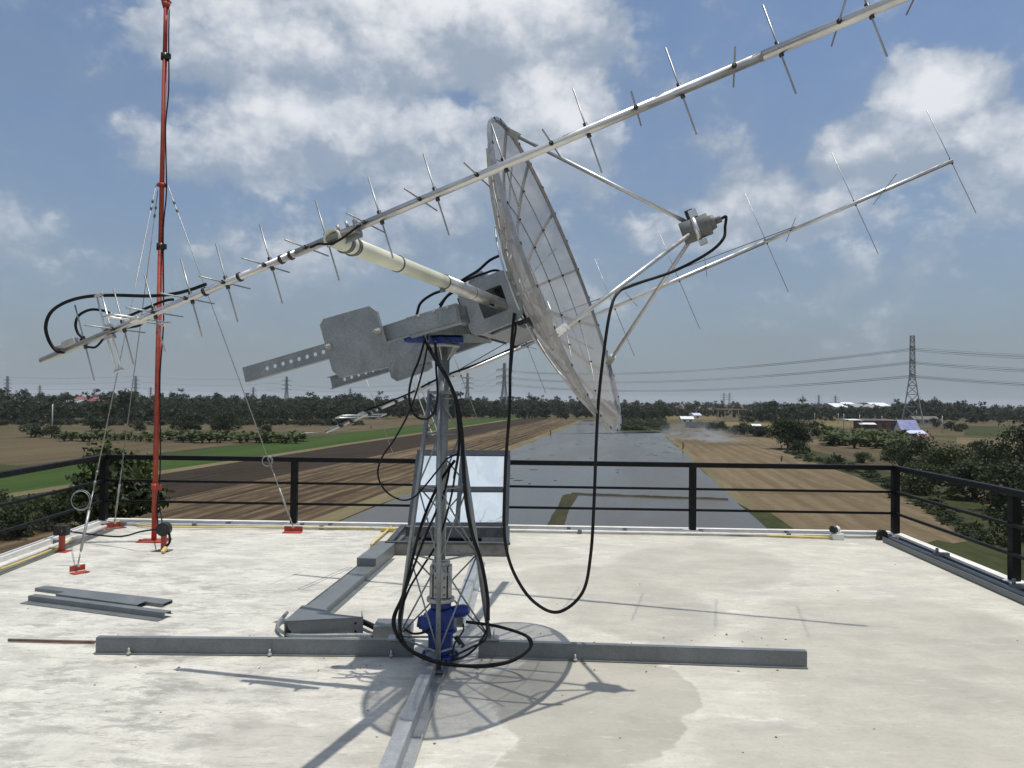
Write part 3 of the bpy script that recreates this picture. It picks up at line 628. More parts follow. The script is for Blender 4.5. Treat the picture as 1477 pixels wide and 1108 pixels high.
# ------------------------------------------------------------------ red mast with guys
mb = G(222, 781); mt_ = P(239.5, 3, mb.y); mdir = (mt_ - mb).normalized(); mlen = (mt_ - mb).length
def mp(py): # point on mast at photo row
    lo, hi = 0.0, 1.3
    for _ in range(40):
        mid = (lo + hi) / 2; q = mb + (mt_ - mb) * mid; w_ = q - CAM; yy = PH / 2 - FOC * w_.dot(_u) / w_.dot(_f)
        if yy > py: lo = mid
        else: hi = mid
    return mb + (mt_ - mb) * lo
mast = empty('radio_mast', mb, 'tall red guyed pole standing near the left roof corner', 'mast')
b = MB(); b.tube([mb, mp(357)], .031, 14); b.build('pole_section', MT['red'], mast)
b = MB(); b.tube([mp(356), mp(82)], .028, 14); b.build('pole_section', MT['red'], mast)
b = MB(); b.tube([mp(81), mp(4)], .026, 14); b.build('pole_section', MT['red'], mast)
b = MB(); b.tube([mp(3), mp(3) + mdir * 1.6], .025, 12); b.build('pole_section', MT['red'], mast)
b = MB(); q = mp(4); b.box(q + mdir * .02, .10, .09, .012, V((1, 0, 0)), V((0, 1, 0)), mdir); b.tube([mp(12), mp(4)], [.034, .055], 12); b.build('flange', MT['red'], mast)
for py in (82, 356, 702):
    q = mp(py); b = MB(); b.tube([q - mdir * .04, q + mdir * .04], .046, 12); b.box(q + V((.05, -.02, .012)), .06, .03, .03); b.box(q + V((.05, -.02, -.02)), .06, .03, .03); b.build('clamp', MT['plastic_black'] if py != 702 else MT['red'], mast)
b = MB(); b.box(mb + V((0, 0, .008)), .34, .22, .016); b.tube([mb + V((.14, .05, .016)), mb + V((.14, .05, .035))], .014, 6); b.tube([mb + V((-.14, -.06, .016)), mb + V((-.14, -.06, .035))], .014, 6); b.build('base_plate', MT['red'], mast)
q = mp(267); b = MB(); b.tube([q - mdir * .02, q + mdir * .02], .05, 12); b.box(q, .13, .015, .025); b.box(q, .015, .13, .025); b.build('guy_ring', MT['red'], mast)
import itertools
pts = [mp(14) + V((.05, -.02, 0))]
for i, py in enumerate((60, 130, 180, 230, 280, 330, 400, 470, 540, 610, 680, 730, 757)):
    pts.append(mp(py) + V((.052 + .016 * math.sin(i * 2.1), -.02, 0)))
b = MB(); b.tube(spline(pts, 4), .008, 6); b.build('cable', MT['rubber'], mast)
GP = q
def guy(label, anchor, a0, px):
    g = empty('guy_wire', anchor, label, 'guy wire', 'guy wires of the red mast'); d = (anchor - a0).normalized(); L = (anchor - a0).length
    b = MB(); b.tube([a0, anchor - d * .75], .0055, 6); b.build('rope', MT['guy'], g)
    b = MB(); b.tube([anchor - d * .75, anchor - d * .55], .006, 6); b.tube([anchor - d * .55, anchor - d * .15], .014, 8); b.tube([anchor - d * .15, anchor], .007, 6); b.build('turnbuckle', MT['guy'], g)
    for q in (a0 + d * .2, a0 + d * .3, anchor - d * .86, anchor - d * .97): b = MB(); b.tube([q, q + d * .04], .014, 8); b.build('rope_clip', MT['galv_dark'], g)
    return g, d
def anchor_plate(p, label, rot, k=1.0):
    a = empty('guy_anchor', p, label, 'anchor plate', 'red guy anchor plates on the roof'); c, s_ = math.cos(rot), math.sin(rot); ax = V((c, s_, 0)); ay = V((-s_, c, 0))
    b = MB(); b.box(p + ay * .045 * -1 + V((0, 0, .006)), .24 * k, .09, .010, ax, ay); b.build('base_plate', MT['red'], a)
    b = MB(); b.box(p + ay * .006 + V((0, 0, .045)), .24 * k, .008, .066 * (.55 + .45 * k), ax, ay); b.build('upright', MT['red'], a)
    b = MB(); b.tube([p + ay * .02 + V((0, 0, .07)), p - ay * .02 + V((0, 0, .07))], .015, 8); b.build('shackle', MT['greycast'], a)
a1 = G(112, 826); anchor_plate(a1, 'red anchor plate at the foot of the nearest guy wire, left of the steel pile', rad(56), .62)
a2 = G(423, 768); anchor_plate(a2, 'red anchor plate by the far railing at the foot of the right guy wire', rad(-1))
a3 = G(165, 762); anchor_plate(a3, 'red anchor plate half hidden at the left railing corner', rad(50))
gA, dA = guy('guy wire from the red mast down to the nearest left anchor', a1 + V((0, 0, .07)), GP + V((-.06, -.03, -.02)), 0)
gB, dB = guy('guy wire from the red mast to the anchor at the far railing', a2 + V((0, 0, .07)), GP + V((.07, 0, 0)), 0)
gC, dC = guy('guy wire from the red mast to the left railing corner', a3 + V((0, 0, .07)), GP + V((-.06, .03, -.05)), 0)
def rope_coil(g, c, r, lab):
    b = MB()
    for k in range(2):
        b.tube([c + V((math.cos(t) * (r + .01 * k), .015 * k, math.sin(t) * (r + .01 * k))) for t in np.linspace(0, 2 * math.pi, 25)], .004, 5, False)
    b.build('spare_coil', MT['guy'], g)
rope_coil(gA, P(123, 722, (a1 + dA * -.9).y) + V((-.05, 0, 0)), .095, '')
rope_coil(gB, a2 - dB * 1.0 + V((0, 0, .0)), .06, '')
# red stub posts with black reels
def stub(p, label, grey):
    s = empty('stub_post', p, label, 'stub post', 'short red posts with black cable clamps'); 
    b = MB(); b.box(p + V((0, 0, .10)), .05, .05, .18); b.build('post', MT['red'], s, .004)
    b = MB(); b.box(p + V((0, 0, .006)), .16, .12, .010); b.build('foot_plate', MT['red' if grey else 'galv_dark'], s)
    if grey:
        b = MB(); b.box(p + V((-.055, 0, .24)), .05, .08, .11); b.box(p + V((.045, 0, .24)), .05, .08, .11); b.box(p + V((0, 0, .20)), .05, .06, .04); b.build('cable_clamp', MT['plastic_black'], s, .006)
    else:
        b = MB(); b.tube([p + V((0, -.045, .25)), p + V((0, .045, .25))], .078, 18); b.tube([p + V((0, -.055, .25)), p + V((0, -.045, .25))], .05, 14); b.build('reel', MT['plastic_black'], s, .006)
        b = MB(); b.tube(spline([p + V((.06, -.02, .24)), p + V((.09, -.05, .12)), p + V((.05, -.08, .05)), p + V((.06, -.12, .012))], 5), .014, 6); b.build('cable_tail', MT['rubber'], s)
        b = MB(); b.bar(p + V((.07, -.10, .06)), p + V((.06, -.16, .02)), .035, .03); b.build('plug', MT['yellow'], s)
    return s
s1 = G(89, 796); s2 = G(236, 795)
stub(s1, 'short red post with square black clamps beside the left railing', True); stub(s2, 'short red post with a round black reel beside the mast foot', False)
b = MB(); b.tube(spline([s1 + V((.05, 0, .24)), G(112, 783) + V((0, 0, .12)), G(170, 789) + V((0, 0, .12)), s2 + V((-.25, 0, .22)), s2 + V((-.05, 0, .25))], 8), .010, 6)
tag(b.build('cable', MT['rubber']), 'grey cable strung between the two short red posts', 'cable')
b = MB(); b.tube(spline([mb + V((.05, 0, .45)), mb + V((.10, -.05, .34)), s2 + V((-.02, .0, .30))], 6), .008, 6); tag(b.build('cable', MT['rubber']), 'short black cable from the red mast to the round reel', 'cable')
# ------------------------------------------------------------------ the steerable antenna
UP = V((0, 0, 1))
AZ = rad(15.3); EL = rad(20.3)
Bv = V((math.cos(EL) * math.cos(AZ), -math.cos(EL) * math.sin(AZ), math.sin(EL)))   # where the dish points
Hv = V((math.sin(AZ), math.cos(AZ), 0))                                             # along the cross tube, away from us
Uv = Bv.cross(Hv); Uv = Uv if Uv.z > 0 else -Uv
# lattice tower ----------------------------------------------------------
tc = V((-.475, 5.22, 0)); tw = empty('lattice_tower', tc, 'three-legged galvanised lattice tower with a round mast on the roof', 'tower')
FT = [G(632, 949, .10), G(574, 921, .12), G(706, 921, .12)]; FT[0].z = .02
ZT = 1.79; TT = [tc + V((-.005, -.085, ZT)), tc + V((-.085, .05, ZT)), tc + V((.085, .05, ZT))]
leg = lambda i, z: FT[i] + (TT[i] - FT[i]) * ((z - FT[i].z) / (ZT - FT[i].z))
for i in range(3):
    m = MB(); d = (TT[i] - FT[i]).normalized(); m.tube([FT[i], TT[i]], .0165, 10); l = m.build('leg', MT['galv'], tw)
    m = MB(); m.box(FT[i] + V((0, 0, .006)), .13, .10, .010); m.box(FT[i] + V((.03, 0, .03)), .008, .08, .05); m.build('foot_plate', MT['galv'], l)
zs = [.13, .70, 1.16, 1.52, 1.76]
for i, j in ((0, 1), (1, 2), (2, 0)):
    for k in range(4):
        za, zb = zs[k], zs[k + 1]
        segs = [(leg(i, za), leg(j, zb)), (leg(j, za), leg(i, zb))] if k < 2 else [(leg(i, za), leg(j, zb)) if k % 2 else (leg(j, za), leg(i, zb))]
        segs.append((leg(i, zb), leg(j, zb)))
        for a_, c_ in segs:
            m = MB(); m.tube([a_, c_], .006, 6); m.build('brace', MT['galv'], tw)
    m = MB(); m.tube([leg(i, .13), leg(j, .13)], .007, 6); m.build('brace', MT['galv'], tw)
m = MB(); m.prism([p + (tc + V((0, 0, ZT)) - p) * -.25 for p in TT], UP * .02); m.build('head_plate', MT['galv'], tw)
mtop = P(646, 497, 5.22); mtop = V((tc.x + .012, tc.y, mtop.z))
m = MB(); m.tube([tc + V((0, 0, .62)), V((mtop.x, mtop.y, mtop.z - .02))], .0385, 18); m.build('mast_tube', MT['galv'], tw)
m = MB(); m.tube([mtop - UP * .02, mtop], .105, 20)
for k in range(6):
    t = k * math.pi / 3 + .3; dd = V((math.cos(t), math.sin(t), 0)); p0 = mtop - UP * .021
    m.prism([p0 + dd * .036, p0 + dd * .10, p0 + dd * .036 - UP * .09], dd.cross(UP) * .007)
m.build('mast_flange', MT['galv_light'], tw)
# bearing coupling on the azimuth gearbox
m = MB(); c0 = tc + V((.01, 0, .40)); m.tube([c0 + UP * .02, c0 + UP * .24], .055, 18)
for s_ in (-1, 1): m.box(c0 + V((s_ * .062, 0, .13)), .02, .10, .21)
m.box(c0 + V((0, -.055, .13)), .085, .012, .21); m.tube([c0 - UP * .005, c0 + UP * .02], .095, 20); m.tube([c0 + UP * .24, c0 + UP * .262], .062, 18)
cp = m.build('coupling', MT['greycast'], tw, .003)
m = MB()
for s_ in (-1, 1):
    for z in (.05, .10, .16, .21): q = c0 + V((s_ * .028, -.062, z)); m.tube([q, q - V((0, .012, 0))], .008, 6)
m.build('bolt', MT['galv_dark'], cp)
# azimuth gearbox (blue) -------------------------------------------------
gb = empty('azimuth_gearbox', tc + V((.01, 0, .02)), 'blue cast gearbox with a motor at the foot of the lattice tower', 'gearbox')
g0 = tc + V((.012, 0, .02)); m = MB()
m.tube([g0, g0 + UP * .03], .125, 24); m.tube([g0 + UP * .03, g0 + UP * .12, g0 + UP * .22, g0 + UP * .29, g0 + UP * .325], [.088, .082, .095, .103, .072], 24); m.tube([g0 + UP * .33, g0 + UP * .372], .07, 18)
m.box(g0 + V((-.05, -.04, .24)), .13, .12, .10); m.tube([g0 + UP * .17, g0 + UP * .19], .112, 24); m.build('housing', MT['blue'], gb, .006)
m = MB(); m.tube([g0 + V((-.09, -.05, .24)), g0 + V((-.135, -.05, .245))], [.047, .045], 16); m.tube([g0 + V((-.135, -.05, .245)), g0 + V((-.15, -.05, .247))], .036, 14); m.build('end_cap', MT['blue'], gb, .004)
m = MB(); m.tube([g0 + V((.03, .03, .28)), g0 + V((.16, .01, .31))], .042, 18); m.tube([g0 + V((.16, .01, .31)), g0 + V((.19, .003, .316))], [.04, .026], 18); m.build('motor', MT['blue'], gb, .004)
for k in range(8): m = MB(); t = k * math.pi / 4; q = g0 + V((math.cos(t) * .108, math.sin(t) * .108, .03)); m.tube([q, q + UP * .014], .010, 6); m.build('flange_bolt', MT['galv_dark'], gb)
m = MB(); m.tube([g0 + V((.11, -.06, .15)), g0 + V((.16, -.10, .10))], .017, 10); m.build('cable_gland', MT['plastic_black'], gb)
# rotator head: yoke ------------------------------------------------------
YN = P(706, 437, 4.78); YC = YN + Hv * .46
yk = empty('rotator_head', YC, 'grey steel rotator head with perforated counterweight arms, carrying the mesh dish', 'antenna rotator')
hb, hu, hl = .18, .165, .46                     # half sizes along pointing, up and cross tube
def yp(b_, h_, u_): return YC + Bv * b_ + Hv * h_ + Uv * u_
def frame_plate(m, h_, th, win):                 # rounded plate with a square window, lying across the tube
    o = []; r = .05
    for cx, cy, a0 in ((hb - r, hu - r, 0), (-hb + r, hu - r, 90), (-hb + r, -hu + r, 180), (hb - r, -hu + r, 270)):
        for k in range(4): t = rad(a0 + 30 * k); o.append((cx + r * math.cos(t), cy + r * math.sin(t)))
    i_ = []
    for cx, cy, a0 in ((win, win * .95, 0), (-win, win * .95, 90), (-win, -win * .95, 180), (win, -win * .95, 270)):
        for k in range(4): t = rad(a0 + 30 * k); i_.append((cx * .86 + .014 * math.cos(t), cy * .86 + .014 * math.sin(t)))
    n = len(o); vs = []
    for hh in (h_, h_ + th): vs += [yp(x, hh, y) for x, y in o] + [yp(x + .02, hh, y) for x, y in i_]
    fs = []
    for k in range(n):
        j = (k + 1) % n
        fs += [(k, j, n + j, n + k), (2*n + j, 2*n + k, 3*n + k, 3*n + j), (j, k, 2*n + k, 2*n + j), (n + k, n + j, 3*n + j, 3*n + k)]
    m.add(vs, fs)
m = MB(); frame_plate(m, -hl, .014, .085); m.build('side_plate', MT['galv'], yk)
m = MB(); frame_plate(m, hl - .014, .014, .115); m.build('side_plate', MT['galv'], yk)
m = MB(); iw = 2 * hl - .03
def ypl(b0, b1, u_, th, h0, h1): m.prism([yp(b0, h0, u_), yp(b1, h0, u_), yp(b1, h1, u_), yp(b0, h1, u_)], Uv * th)
ypl(-hb + .05, .09, hu - .014, .012, -hl + .015, hl - .015); ypl(-hb + .05, .09, -hu + .002, .012, -hl + .24, hl - .24)
ypl(-hb + .05, -.09, -hu + .002, .012, -hl + .015, -hl + .24); ypl(.10, .115, -hu + .002, .012, -hl + .015, -hl + .24); ypl(-.09, .10, -hu + .002, .012, -hl + .015, -hl + .07); ypl(-.09, .10, -hu + .002, .012, -hl + .17, -hl + .24)
ypl(-hb + .05, .09, -hu + .002, .012, hl - .24, hl - .015)
for h_ in (-hl * .45, hl * .45): m.prism([yp(-hb + .01, h_, -hu + .04), yp(-hb + .01, h_, hu - .03), yp(-.02, h_, hu - .03), yp(-.02, h_, -hu + .04)], Hv * .012)
m.build('yoke', MT['galv'], yk)
# small bevelled block on top, dish adapter, connecting spine to the mast
m = MB(); m.prism([yp(-.16, -.30, hu), yp(.0, -.30, hu), yp(-.02, -.30, hu + .09), yp(-.10, -.30, hu + .09)], Hv * .2); m.build('top_block', MT['galv_light'], yk)
m = MB(); m.prism([yp(-hb - .02, -hl + .03, -hu + .03), yp(-hb - .02, -hl + .03, hu - .05), yp(-hb - .012, -hl + .03, hu - .05), yp(-hb - .012, -hl + .03, -hu + .03)], Hv * (2 * hl - .06))
sp0 = yp(-.20, 0, -.10); sp1 = V((mtop.x, mtop.y, mtop.z + .16))
m.bar(yp(-.16, 0, -.07), sp1 + V((-.12, .03, -.045)), .30, .14, Uv); m.build('spine', MT['galv_dark'], yk, .008)
m = MB(); m.tube([yp(.0, 0, .08), yp(.085, 0, .12)], .12, 24); m.build('dish_adapter', MT['galv_dark'], yk)
m = MB(); m.box(yp(hb + .0, -hl + .10, -hu - .02), .12, .16, .03, Bv, Hv, Uv); m.build('clamp_block', MT['plastic_black'], yk)
# elevation drive on the mast top
ed = empty('elevation_drive', mtop, 'blue slewing drive with a motor on top of the mast', 'slewing drive')
m = MB(); m.tube([mtop + UP * .002, mtop + UP * .045], .105, 28); m.box(mtop + V((.06, -.04, .025)), .14, .12, .04); m.build('slew_ring', MT['blue'], ed, .004)
m = MB(); m.tube([mtop + V((-.10, -.11, .035)), mtop + V((-.24, -.10, .035))], .037, 16); m.tube([mtop + V((-.24, -.10, .035)), mtop + V((-.26, -.10, .035))], .03, 16); m.build('motor', MT['blue'], ed, .004)
m = MB(); m.box(mtop + V((-.01, -.02, .115)), .24, .2, .12, V((Bv.x, Bv.y, 0)).normalized(), Hv, UP); m.build('gear_housing', MT['galv_dark'], ed, .01)
# counterweight arms
for sgn, lab in ((-1, 'near'), (1, 'far')):
    off = -.52 if sgn < 0 else .56
    tail, root = (P(352, 541, 5.02), None) if sgn < 0 else (P(478, 553, 6.13), None)
    if sgn < 0: hd = P(659, 452, 4.72)
    else: hd = P(655, 499, 5.70)
    d = (hd - tail).normalized(); wv_ = d.cross(Hv).normalized(); wv_ = wv_ if wv_.z > 0 else -wv_
    m = MB(); hgt = .088; L = (hd - tail).length
    # web strip with round holes: ring quads round each hole
    def web(m, t0, t1, holes):
        r = .0135; cells = []
        xs = [t0]
        for hx in holes: xs += [hx - .03, hx + .03]
        xs.append(t1)
        W3 = lambda x, y, z: tail + d * x + wv_ * y + Hv * z
        for z in (-.002, .002):
            for k in range(0, len(xs), 2):
                m.add([W3(xs[k], -hgt/2, z), W3(xs[k+1], -hgt/2, z), W3(xs[k+1], hgt/2, z), W3(xs[k], hgt/2, z)], [(0, 1, 2, 3)])
            for hx in holes:
                n = 16; vs = []
                for q in range(n):
                    t = 2 * math.pi * q / n + math.pi / 16; c_, s_ = math.cos(t), math.sin(t); k_ = min(.03 / max(abs(c_), 1e-6), (hgt/2) / max(abs(s_), 1e-6))
                    vs.append(W3(hx + c_ * k_, s_ * k_, z))
                for q in range(n): t = 2 * math.pi * q / n + math.pi / 16; vs.append(W3(hx + math.cos(t) * r, math.sin(t) * r, z))
                m.add(vs, [(q, (q + 1) % n, n + (q + 1) % n, n + q) for q in range(n)])
                for cx_ in (-.03, .03):
                    for cy_ in (-hgt/2, hgt/2):
                        pass
    web(m, 0, L, [.17 + .058 * 1.0 * k for k in range(8)] if sgn < 0 else [.13 + .068 * k for k in range(9)])
    fl = -1 if sgn > 0 else 1
    for e_ in (-1, 1): m.bar(tail + wv_ * (e_ * (hgt / 2 + .003)) + Hv * (.02 * fl), hd + wv_ * (e_ * (hgt / 2 + .003)) + Hv * (.02 * fl), .046, .005, wv_)
    cw = m.build('counterweight_arm', MT['galv'], yk)
    m = MB(); m.box(hd - d * .16 + wv_ * .0 + Hv * (.03 * fl), .34, .05, .13, d, Hv, wv_); m.build('splice_plate', MT['galv'], cw, .004)
    m = MB()
    for x_ in (-.05, -.14, -.24): q = hd + d * x_ - Hv * .0; m.tube([q + wv_ * .05 - Hv * .004, q + wv_ * .05 - Hv * .016], .009, 6)
    m.build('bolt', MT['greycast'], cw)
    m = MB(); m.bar(hd - d * .02 + Hv * .03, yp(-hb + .02, off * .72, -.02), .06, .11, wv_); m.build('bracket', MT['galv_dark'], cw, .003)
# counterweight plates
def cplate(pts, Y, th):
    # plate outline measured in its own plane, which stands square to the cross tube
    q0 = P(*pts[0], Y); pl = []
    for x, y in pts:
        d = ray(x, y); t = (q0 - CAM).dot(Hv) / d.dot(Hv); pl.append(CAM + d * t)
    m = MB(); m.prism(pl, Hv * th); return m.build('counterweight_plate', MT['galv'], yk, .002), pl
r1, pl = cplate([(461, 469), (466, 460), (533, 441), (543, 449), (563, 523), (559, 530), (490, 545), (479, 535)], 4.85, .032)
for px, py in ((475, 500), (545, 478)):
    d = ray(px, py); t = (pl[0] - CAM).dot(Hv) / d.dot(Hv); q = CAM + d * t; m = MB(); m.tube([q, q - Hv * .05], .010, 8); m.tube([q - Hv * .002, q - Hv * .012], .022, 8); m.tube([q - Hv * .012, q - Hv * .026], .016, 6); m.build('bolt', MT['greycast'], r1)
cplate([(552, 470), (600, 455), (612, 462), (622, 530), (616, 535), (572, 550), (564, 545), (546, 478)], 5.86, .036)
# cross tube -------------------------------------------------------------
T0 = P(478, 343, 3.0); T1 = yp(.03, .50, .0); T1n = YC + Hv * -.30 + Bv * .03
ct = empty('cross_tube', (T0 + T1n) / 2, 'cream fibreglass tube reaching from the rotator head towards the upper left antenna', 'tube')
dT = (T1n - T0).normalized(); LT = (T1n - T0).length
j1 = T0 + dT * LT * .555
m = MB(); m.pipe(T0, j1, .0365, .031, 28); m.build('fibreglass_tube', MT['cream'], ct)
m = MB(); m.tube([T0 + dT * .10, T0 + dT * .125], .0375, 24); m.tube([T0 + dT * .16, T0 + dT * .185], .0375, 24); m.build('tube_end_band', MT['feedgrey'], ct)
m = MB(); m.tube([j1 - dT * .02, T1n + dT * .1], .0395, 24); m.build('steel_sleeve', MT['alu_white'], ct)
m = MB()
for f_ in (.278, .545, .74): q = T0 + dT * LT * f_; m.tube([q, q + dT * .008], .0405, 24)
m.build('clamp_ring', MT['galv_dark'], ct)
m = MB(); q = T0 + dT * LT * .53; m.tube([q - UP * .03, q - UP * .06], .008, 6); q = T0 + dT * LT * .545; m.tube([q - UP * .03, q - UP * .055], .008, 6); m.build('clamp_bolt', MT['galv_dark'], ct)
T2 = yp(.03, .30, 0); T3 = P(806, 476, 7.55)
ft = empty('cross_tube', (T2 + T3) / 2, 'far half of the cross tube behind the dish holding the long antenna', 'tube')
m = MB(); m.pipe(T2, T3, .036, .031, 20); m.build('fibreglass_tube', MT['cream'], ft)
# yagi antennas ----------------------------------------------------------
def line_at(A, B, px):                            # point of segment A-B seen at photo column px
    lo, hi = -.2, 1.2
    for _ in range(50):
        k = (lo + hi) / 2; q = A + (B - A) * k - CAM; x = PW / 2 + FOC * q.dot(_r) / q.dot(_f)
        if x < px: lo = k
        else: hi = k
    return A + (B - A) * lo
def yagi(label, segs, A, B, rods_v, rods_h, lv, lh, rr, clampd, hd, lens=None):
    y = empty('yagi_antenna', (A + B) / 2, label, 'yagi antenna', 'crossed yagi antennas on the rotator'); d = (B - A).normalized()
    h = hd; u = d.cross(h).normalized(); u = u if u.z > 0 else -u; h = u.cross(d).normalized()
    for k0, k1, r in segs:
        m = MB(); m.tube([A + (B - A) * k0, A + (B - A) * k1], r, 16); m.build('boom', MT['alu_white'], y)
    rb = max(s[2] for s in segs)
    for ax, lst, L in ((u, rods_v, lv), (h, rods_h, lh)):
        for i, px in enumerate(lst):
            q = line_at(A, B, px) if not isinstance(px, tuple) else px[0]; LL = L * (1.04 - .05 * i / max(1, len(lst) - 1))
            m = MB(); m.tube([q - ax * LL / 2, q + ax * LL / 2], rr, 7); e = m.build('element', MT['rod'], y)
            m = MB(); m.tube([q - ax * (rb + .009), q + ax * (rb + .009)], clampd, 8)
            m.build('insulator', MT['plastic_black'], e)
    return y, d, h, u
UA, UB0 = P(60, 520.5, 3.40), P(1298, -2.5, 2.49)
dd = (UB0 - UA); UB = UA + dd * 1.22
ky, du, hu_, uu_ = yagi('shorter crossed yagi at upper left whose boom runs off the top right', [(0, .30, .0145), (.298, .72, .0165), (.718, 1, .0185)], UA, UB,
    [104 + 18, 178, 223, 276, 327, 391, 472, 549, 629, 728, 847, 982, 1124, 1254], [168, 225, 272, 326, 385, 444, 529, 608, 690, 797, 918, 1059, 1209, 1324], .335, .325, .0032, .0085, Hv)
def small_tube(root, pts, r, mat, name): m = MB(); m.tube(pts, r, 8); return m.build(name, mat, root)
# folded dipoles near the tail
for px, ax, L in ((157, uu_, .345), (200, hu_, .335)):
    q = line_at(UA, UB, px)
    m = MB(); s_ = du * .014
    m.tube([q - ax * L / 2 - s_, q + ax * L / 2 - s_], .0042, 8); m.tube([q - ax * L / 2 + s_, q + ax * L / 2 + s_], .0042, 8)
    dp = m.build('folded_dipole', MT['alu'], ky)
    m = MB()
    for e_ in (-1, 1): m.box(q + ax * e_ * L / 2, .045, .012, .012, du, hu_, uu_)
    m.box(q + ax * .024, .045, .026, .02, du, hu_, uu_); m.box(q - ax * .024, .045, .026, .02, du, hu_, uu_); m.build('dipole_block', MT['alu_white'], dp, .003)
q = line_at(UA, UB, 104); m = MB(); m.box(q + uu_ * .022, .07, .035, .03, du, hu_, uu_); m.tube([q + uu_ * .025 - du * .035, q + uu_ * .025 - du * .08], .012, 10); m.build('splitter', MT['greycast'], ky, .003)
m = MB()
for px in (296, 346, 406, 420): q = line_at(UA, UB, px); m.tube([q - du * .006, q + du * .006], .0195, 14)
m.build('cable_tie', MT['plastic_black'], ky)
# boom clamp on cross tube
qm = line_at(UA, UB, 503); bc = empty('boom_clamp', qm, 'steel clamp joining the upper yagi boom to the cream tube', 'clamp')
qt = T0 + dT * .13
m = MB(); m.box(qm - UP * .008 + dT * .022, .085, .006, .055, du, dT, uu_); m.box(qm + du * .04, .006, .05, .05, du, dT, uu_); m.build('bracket', MT['galv'], bc)
m = MB()
for k in (-.03, .03):
    q = qt + dT * k; x = dT.cross(UP).normalized(); z = x.cross(dT)
    m.tube([q + (x * math.cos(t) + z * math.sin(t)) * .0395 for t in np.linspace(0, 2 * math.pi, 25)], .005, 6, False)
m.build('u_bolt', MT['galv_dark'], bc)
m = MB()
for k in (-.04, .0, .04): q = qm + du * k + uu_ * .018; m.tube([q, q + uu_ * .022], .007, 6)
m.build('bolt', MT['greycast'], bc)
# lower yagi
LA, LB = P(470, 623, 7.71), P(1374, 232, 6.23)
lay, dl, hl_, ul_ = yagi('long crossed yagi behind the dish pointing up to the right', [(0, .36, .0165), (.358, .74, .0185), (.738, 1, .0165)], LA, LB,
    [544, 664, 760, 824, 886, 979, 1105, 1233, 1372], [471, 655, 757, 800, 911, 1018, 1140, 1275], .95, .95, .0030, .007, Hv)
for px, ax, L in ((605, ul_, .88), (523, hl_, .98)):
    q = line_at(LA, LB, px); m = MB(); s_ = dl * .03
    m.tube([q - ax * L / 2 - s_, q + ax * L / 2 - s_], .0055, 8); m.tube([q - ax * L / 2 + s_, q + ax * L / 2 + s_], .0055, 8)
    dp = m.build('folded_dipole', MT['alu'], lay)
    m = MB()
    for e_ in (-1, 1): m.box(q + ax * e_ * L / 2, .075, .013, .013, dl, hl_, ul_)
    m.box(q + ul_ * .025, .07, .035, .03, dl, hl_, ul_); m.build('dipole_block', MT['alu_white'], dp, .003)
m = MB()
for px in (492, 507, 533, 540, 548, 572, 585): q = line_at(LA, LB, px); m.tube([q - dl * .014, q + dl * .014], .024, 12)
m.build('cable_tie', MT['plastic_black'], lay)
pts = [line_at(LA, LB, px) + ul_ * (.030 + .012 * math.sin(i * 1.7)) for i, px in enumerate((490, 520, 560, 590, 620, 650, 690, 730, 765))]
m = MB(); m.tube(spline(pts, 5), .011, 7); m.build('feed_cable', MT['rubber'], lay)
kp = line_at(LA, LB, 806) + ul_ * .30
m = MB(); m.tube([line_at(LA, LB, 806), kp], .012, 8); m.build('truss_post', MT['alu'], lay)
m = MB(); m.tube([line_at(LA, LB, 640) + ul_ * .02, P(800, 455, 7.17), line_at(LA, LB, 1148) + ul_ * .02], .0045, 6); m.build('truss_wire', MT['wire'], lay)
# dish -------------------------------------------------------------------
RD, DEP = 1.085, .26
RC = YC + Bv * .405 + Uv * .09                          # rim centre
fl_ = RD * RD / (4 * DEP)
ds = empty('dish_antenna', YC + Bv * .06, 'large mesh parabolic dish with a feed on three struts', 'dish antenna')
def dp_(r, t, off=0.0): return RC + (Uv * math.cos(t) + Hv * math.sin(t)) * r + Bv * (-DEP + r * r / (4 * fl_) + off)
NP = 14; rs = [.08, .22, .36, .50, .64, .78, .92, RD]
for k in range(NP):
    m = MB(); vs = []; na = 5
    for r in rs:
        for i in range(na): vs.append(dp_(r, 2 * math.pi * (k + i / (na - 1)) / NP))
    fs = [(a * na + i, a * na + i + 1, (a + 1) * na + i + 1, (a + 1) * na + i) for a in range(len(rs) - 1) for i in range(na - 1)]
    m.add(vs, fs, True); m.build('mesh_panel', MT['mesh'], ds)
    t = 2 * math.pi * k / NP; m = MB()
    tn = Uv * -math.sin(t) + Hv * math.cos(t); rl = [.08, .25, .42, .59, .76, .93, RD + .01]
    for a_, c_ in zip(rl[:-1], rl[1:]): m.bar(dp_(a_, t, -.010), dp_(c_ + .003, t, -.010), .020, .016, Bv)
    m.build('rib', MT['rib_white'], ds)
for r, w_ in ((.36, .0035), (.62, .0035), (.86, .0035)):
    m = MB(); m.tube([dp_(r, 2 * math.pi * i / 56, .004) for i in range(57)], w_, 6, False)
    m.build('ring', MT['rod'], ds)
m = MB()
for i in range(56):
    t0, t1 = 2 * math.pi * i / 56, 2 * math.pi * (i + 1.02) / 56; m.bar(dp_(RD + .006, t0, 0), dp_(RD + .006, t1, 0), .022, .026, Bv)
m.build('rim', MT['rod'], ds)
m = MB()
for k in range(NP):
    for r, o_ in ((.36, .01), (.62, .01), (.86, .01), (RD + .006, .012)):
        for dt in (0, .5):
            if dt and r < 1: continue
            q = dp_(r, 2 * math.pi * (k + dt) / NP, o_); zz = .015 if r > 1 else .011; m.box(q, .012, zz, zz, Bv, Hv, Uv)
m.build('bolts', MT['plastic_black'], ds)['kind'] = 'stuff'
